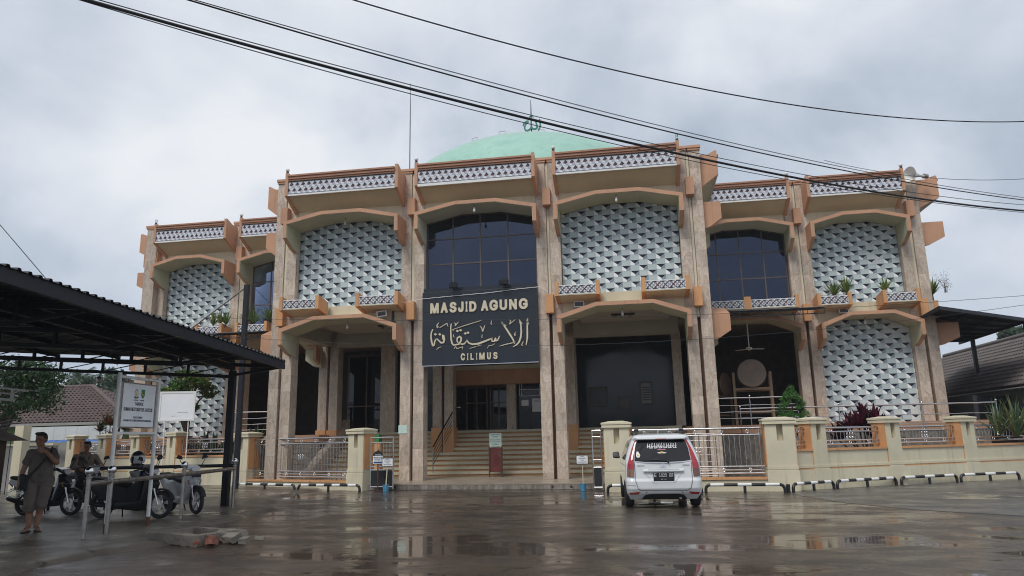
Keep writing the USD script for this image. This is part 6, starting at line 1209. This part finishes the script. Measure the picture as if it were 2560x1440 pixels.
for (x, z, sx, lb, sd) in ((-16.9, 6.75, .5, 'dry twiggy branches in front of the narrow left window', 5), (12.2, 6.8, .3, 'bare twigs rising at the outer right column', 6), (8.0, 6.75, .4, 'bare seed stalks beside the right planter yucca', 7)):
    rg = np.random.default_rng(sd); m = MB()
    for i in range(9):
        p = np.array([x + rg.uniform(-sx, sx) * .4, 29.45, z]); pts = [p]; d = np.array([rg.uniform(-.3, .3), rg.uniform(-.2, .2), 1.0])
        for k in range(5): p = p + d * (.19 if x < 0 else .13); d = d + rg.normal(size=3) * .22; pts.append(p)
        m.tube(pts, [.008, .007, .006, .005, .004, .003], 4)
        for q in range(10): c = pts[rg.integers(2, 6)] + rg.normal(size=3) * .06; m.sph(c, .014, sub=0)
    tag(m.build('dry_twigs', MT['bark']), lb, 'plant')
clump('cordyline', 'dark purple cordyline bush behind the right garden wall', 'plant', (7.55, 25.8, .9), [(0, 0, 1.15), (-.45, 0, .72), (.45, .1, .75), (-.8, .1, .40), (.8, 0, .45), (.1, -.3, .55), (-.25, -.3, .85), (.3, -.2, .95), (-.6, -.2, .6), (.62, -.15, .62), (0, -.2, .9)], 36, .70, .14, PU, 80, 1.4, .9)
clump('cordyline', 'red and green cordyline beside the left edge of the notice sign', 'plant', (-23.6, 29.6, .6), [(0, 0, 1.95), (-.5, 0, 1.7), (.55, 0, 2.2), (.2, 0, 1.4), (-.2, 0, 1.1), (.75, 0, 1.75), (.35, .2, 2.4), (-.3, .1, 2.0)], 40, .62, .11, [(.12, .02, .025), (.05, .10, .03), (.16, .05, .03), (.09, .08, .03)], 81, 1.3, .9)
clump('spiky_plant', 'tall arching grass-like plant behind the wall at the right edge', 'plant', (12.4, 26.3, 1.2), [(0, 0, .1), (-.5, .2, .1), (.6, .2, .1), (.2, .5, .1)], 30, 1.5, .06, AG, 82, .75, .9, False); clump('spiky_plant', 'dark leafy plant under the tree before the left tile panel', 'plant', (-17.3, 28.0, .2), [(0, 0, .9), (.6, 0, .8), (-.6, .2, 1.0)], 22, 1.1, .16, [(.03, .06, .025), (.05, .08, .03), (.05, .02, .03)], 83, .9, .8)
clump('spiky_plant', 'broad-leaved plant in the garden just left of the black carport post', 'plant', (-15.9, 27.9, .3), [(0, 0, .9), (.5, 0, 1.1)], 22, 1.0, .16, [(.03, .06, .025), (.05, .08, .03)], 84, .9, .8)
rg = np.random.default_rng(90); cl = []
for i in range(150):
    f = rg.uniform(0, 1); a = rg.uniform(0, 6.28); R = .50 * (math.sin(math.pi * min(1, .22 + f * .80)) ** .7) * rg.uniform(.5, 1.0); cl.append(((R * math.cos(a), R * math.sin(a), .55 + 1.50 * f + rg.normal() * .04), .105, rg.uniform(.6, 1.35)))
t = thing('cypress_bush', 'fluffy upright green cypress behind the corner gate pillar', 'shrub', (5.15, 24.9, 1.0)); m = leaves(cl, 14000, .030, [(.06, .17, .03), (.08, .22, .04), (.045, .13, .025), (.12, .27, .06)], 91, .30, .9); m.build('foliage', MT['leaf'], t, color=True); MB().tube([(0, 0, -1), (0, 0, 1.5)], [.05, .02], 6).build('trunk', MT['bark'], t)
# coconut palm far left
t = thing('coconut_palm', 'hazy coconut palm crown above the left tiled roof', 'palm', (-59.5, 69.5, 0)); rg = np.random.default_rng(95); m = MB(); MB().tube([(0, 0, 0), (.2, 0, 5), (.1, 0, 8.2)], [.2, .15, .12], 8).build('trunk', MT['bark'], t)
for i in range(15):
    a = rg.uniform(0, 6.28); e = rg.uniform(.1, 1.3); p = np.array([.1, 0, 8.2]); d = np.array([math.cos(a) * math.cos(e), math.sin(a) * math.cos(e), math.sin(e)])
    for k in range(16):
        q = p + d * .17; sd = np.cross(d, [0, 0, 1]); sd /= np.linalg.norm(sd) + 1e-9
        for s in (-1, 1): tip = q + sd * s * (.75 * math.sin(math.pi * (k + 3) / 20)) + d * .3 + [0, 0, -.25]; m.add([p, q, tip], [(0, 1, 2)], tuple(np.array((.075, .11, .07)) * rg.uniform(.8, 1.2)))
        p = q; d = d + np.array([0, 0, -.085]); d /= np.linalg.norm(d)
m.build('crown', MT['leaf'], t, color=True)

# ---------------------------------------------------------------- houses with tiled roofs
mat('roof_tile', (.115, .078, .070), .6, .35, 2.2, streak=.35, dirt=(.05, .045, .045), dirtsc=.8); mat('roof_tile_grey', (.125, .105, .10), .6, .35, 2.0, streak=.35, dirt=(.045, .045, .045), dirtsc=.8); mat('green_wall', (.20, .33, .13), .7, .15); mat('dark_stone', (.035, .037, .042), .8, .35, 3, bump=.8, bsc=8); mat('white_sheet', (.55, .58, .58), .6, .08); mat('tarp_blue', (.04, .14, .42), .5, .15); mat('grey_wall', (.28, .27, .25), .7, .15)
def tile_roof(parent, quad, mt, tw=.25, tl=.30, maxp=300, keep=None, eye=np.array([0, 0, 1.55])):
    """curved clay tiles on the plane quad (eave0, eave1, ridge1, ridge0); eave may be longer than the ridge"""
    e0, e1, r1, r0 = (np.array(q, float) for q in quad); W_, S_ = np.linalg.norm(e1 - e0), np.linalg.norm((r0 + r1) / 2 - (e0 + e1) / 2); nu, nv = int(W_ / tw), int(S_ / tl); T = []
    eu = (e1 - e0) / W_; nrm = np.cross(e1 - e0, r0 - e0); nrm /= np.linalg.norm(nrm); nrm = nrm if nrm[2] > 0 else -nrm
    MB().add([e0, e1, r1, r0], [(0, 1, 2, 3)]).build('roof_deck', MT['slot_brown'], parent)
    up_ = np.cross(nrm, eu); up_ = up_ if up_[2] > 0 else -up_
    for j in range(nv):
        L, R = e0 + (r0 - e0) * j / nv, e1 + (r1 - e1) * j / nv; a0, a1 = (L - e0) @ eu, (R - e0) @ eu
        for i in range(nu):
            u = i * tw + (tw / 2 if j % 2 else 0)
            if u < a0 - .02 or u + tw > a1 + .05: continue
            b = e0 + eu * u + up_ * j * tl; T.append((np.linalg.norm(b - eye), b, eu, up_, nrm))
    T.sort(key=lambda k: k[0]); J = MB(); made = 0
    for d_, b, eu, up_, nrm in T:
        m = MB(); pr = ((0, .055), (.35, .075), (.62, .03), (1.03, .045)); lift = rnd.uniform(0, .008)
        V = [b + eu * tw * a + nrm * (h + z0 + lift) + up_ * s for s, z0 in ((-.03, .035), (tl * 1.02, 0.0)) for a, h in pr] + [b + eu * tw * a + nrm * (h + .012) - up_ * .03 for a, h in pr]
        F = [(k, k + 1, 5 + k, 4 + k) for k in range(3)] + [(8 + k, 9 + k, 1 + k, k) for k in range(3)]
        if made < maxp and (keep is None or keep(b)): m.add(V, F).build('roof_tile', MT[mt], parent); made += 1
        else: J.add(V, F)
    if J.v: tag(J.build('roof_tile', MT[mt], parent), kind='stuff')
h1 = thing('tiled_house', 'low house with brown clay tile hip roof and green wall behind the left garden', 'house')
EV, RG_ = 2.85, 4.95
tile_roof(h1, ((-41, 32.2, EV), (-24.6, 32.2, EV), (-30.2, 36.2, RG_), (-37.5, 36.2, RG_)), 'roof_tile', maxp=260, keep=lambda b: b[0] > -34)
tile_roof(h1, ((-24.6, 32.2, EV), (-24.6, 40.2, EV), (-30.2, 36.21, RG_), (-30.2, 36.19, RG_)), 'roof_tile', maxp=40)
for a, b in (((-30.2, 36.2, RG_ + .06), (-37.5, 36.2, RG_ + .06)), ((-30.2, 36.2, RG_ + .06), (-24.6, 32.2, EV + .06))):
    a, b = np.array(a), np.array(b); n = int(np.linalg.norm(b - a) / .38)
    for i in range(n): MB().tube([a + (b - a) * i / n, a + (b - a) * (i + 1.08) / n], [.13, .11], 8).build('ridge_tile', MT['roof_tile'], h1, smooth=50)
MB().box((-40.4, 32.9, 0), (-25.3, 39.5, 2.8)).build('wall', MT['green_wall'], h1); MB().box((-41, 32.14, 2.72), (-24.55, 32.19, 2.86)).build('fascia', MT['grey_wall'], h1)
for x in (-33.5, -30.5, -27.6): w = MB().box((x - .5, 32.86, 1.0), (x + .5, 32.898, 2.2)).build('window', MT['white_trim'], h1); MB().box((x - .44, 32.84, 1.06), (x + .44, 32.858, 2.14)).build('pane', MT['rear_glass'], w)
t = thing('sheet_fence', 'strip of pale corrugated sheeting with blue tarp edge under the tiled roof', 'fence')
for i in range(9): x = -29.5 + i * .62; MB().box((x, 30.9, 1.98), (x + .61, 30.95 + .01 * (i % 2), 2.62)).build('sheet', MT['white_sheet'], t)
MB().box((-29.5, 30.96, 0), (-23.9, 31.0, 1.97)).build('backing', MT['grey_wall'], t); q = MB(); V = [(-27.6 + .2 * i, 30.55 - .35 * (j / 3), 1.97 - .10 * (j / 3) + .03 * math.sin(i * 1.9 + j)) for j in range(4) for i in range(18)]; q.add(V, [(j * 18 + i, j * 18 + i + 1, (j + 1) * 18 + i + 1, (j + 1) * 18 + i) for j in range(3) for i in range(17)]).build('tarp', MT['tarp_blue'], t, smooth=True)
t = thing('gate_post', 'weathered yellow gate post with black iron arch behind the standing man', 'post', (-19.0, 20, 0)); MB().box((-.15, -.15, 0), (.15, .15, 2.3)).build('post', MT['cream_paint'], t)
for k in range(3): an = np.linspace(0, 1.3, 8); MB().tube([(-.1 - (1.4 + .16 * k) * math.sin(a), 0, 2.0 + .5 * math.cos(a) - .12 * k) for a in an], .02, 6).build('iron_arch', MT['black_metal'], t)
for i in range(12): MB().tube([(-.4 - .16 * i, 0, .2), (-.4 - .16 * i, 0, 2.1 - .02 * i)], .012, 5).build('iron_bar', MT['black_metal'], t)
t = thing('back_wall_run', 'dark weathered yard wall behind the motorcycles at far left', 'wall'); MB().box((-30, 24.0, 0), (-21.4, 24.2, 1.7)).build('wall', MT['grey_wall'], t); MB().box((-30, 23.94, 1.701), (-21.4, 24.26, 1.78)).build('coping', MT['cream_paint'], t)
t = thing('parking_kiosk', 'dark cabinet kiosk with small red hip roof and a paper notice at the left edge', 'kiosk', (-14.5, 14.1, .06), 10)
MB().box((-.42, -.3, 0), (.42, .3, 1.72)).build('cabinet', MT['dark_wood'], t); m = MB(); m.add([(-.72, -.6, 1.70), (.72, -.6, 1.70), (.72, .6, 1.70), (-.72, .6, 1.70), (-.05, 0, 2.12), (.05, 0, 2.12)], [(0, 1, 5), (1, 2, 5), (2, 3, 4), (3, 0, 4), (0, 5, 4), (2, 4, 5), (3, 2, 1), (3, 1, 0)]); m.build('hip_roof', MT['roof_tile'], t)
MB().box((.05, -.312, .98), (.33, -.302, 1.38)).build('notice', MT['sign_white'], t); mat('lime', (.32, .55, .07), .5, .1); MB().box((.24, -.32, .10), (.36, -.302, .74)).build('lime_panel', MT['lime'], t)
t = thing('gazebo_trim', 'white latticed fascia of a small roof at the left picture edge', 'roof'); F = Frame((-14.3, 12.4, 0), (.95, .3, 0), (-.3, .95, 0))
for a, b, w in (((0, 0, 3.02), (2.05, 0, 2.74), .035), ((0, 0, 2.78), (1.75, 0, 2.56), .05), ((1.75, 0, 2.55), (1.75, 0, 2.78), .05), ((0, 0, 2.9), (1.75, 0, 2.68), .025)): MB().bar(F(*a), F(*b), w).build('trim', MT['white_trim'], t)
for u in (.5, 1.1): q = sbox(-.06, -.06, .06, .06); q = affinity.rotate(q, 45); MB().prism(affinity.translate(q.difference(affinity.scale(q, .6, .6)), u, 2.84 - .13 * u), lambda p, q_, e: F(p, e, q_), -.015, .015).build('lozenge', MT['white_trim'], t)
MB().prism([(-.6, 3.10), (2.1, 2.75), (2.1, 2.76), (-.6, 3.11)], lambda p, q, e: F(p, e, q), -.05, .35).build('roof_sheet', MT['white_trim'], t)
h2 = thing('tiled_house', 'house with grey-brown clay tile roof beyond the right garden wall', 'house')
tile_roof(h2, ((15.3, 46, 3.3), (15.3, 27.5, 3.3), (18.4, 27.5, 5.85), (18.4, 46, 5.85)), 'roof_tile_grey', maxp=280, keep=lambda b: 30.5 < b[1] < 44)
for i in range(48): MB().tube([(18.42, 46 - .385 * i, 5.92), (18.42, 46 - .385 * (i + 1.08), 5.92)], [.13, .11], 8).build('ridge_tile', MT['roof_tile_grey'], h2, smooth=50)
MB().add([(18.45, 46, 5.85), (18.45, 27.5, 5.85), (21.5, 27.5, 3.3), (21.5, 46, 3.3)], [(0, 1, 2, 3)]).build('rear_slope', MT['roof_tile_grey'], h2); MB().box((16.0, 28, 0), (20.9, 45.5, 3.4)).build('wall', MT['grey_wall'], h2)
for i in range(22): MB().box((15.05, 46 - .82 * i - .80, 3.17), (15.28, 46 - .82 * i, 3.20)).build('eave_sheet', MT['white_sheet'], h2)
t = thing('garden_wall', 'dark mossy stone wall beyond the right garden', 'wall'); MB().box((13.2, 34.0, 0), (21, 34.3, 3.0)).build('wall', MT['dark_stone'], t); MB().box((13.0, 30.5, 0), (13.15, 33.98, 2.9)).build('wall', MT['dark_stone'], t)
# distant skyline: hedges and slopes round the town
rg = np.random.default_rng(7)
m = MB(); A2 = np.linspace(0, 2 * math.pi, 97); hh_ = 5 + 5 * meshkit.fbm(np.c_[np.cos(A2) * 3, np.sin(A2) * 3, np.zeros(97)], 4, 3); V = []
for r, k in ((150, 0), (165, 1.0), (230, 1.6)): V += [(r * math.cos(a), r * math.sin(a) + 30, -1 + k * h_) for a, h_ in zip(A2, hh_)]
m.add(V, [(j * 97 + i, j * 97 + i + 1, (j + 1) * 97 + i + 1, (j + 1) * 97 + i) for j in range(2) for i in range(96)])
mat('hill_green', (.055, .075, .05), .9, .3, .08); tag(m.build('hills', MT['hill_green'], smooth=True), kind='structure')

# ---------------------------------------------------------------- damp air
MT['haze_air'] = usdkit.material(stage, '/World/Looks/haze_air', {'v': ('principled_volume', {'color': (.86, .90, .95), 'density': .0005, 'anisotropy': .2})}, volume='v.volume')
tag(MB().box((-950, -350, -1.2), (950, 1250, 30)).build('haze', MT['haze_air']), kind='stuff')
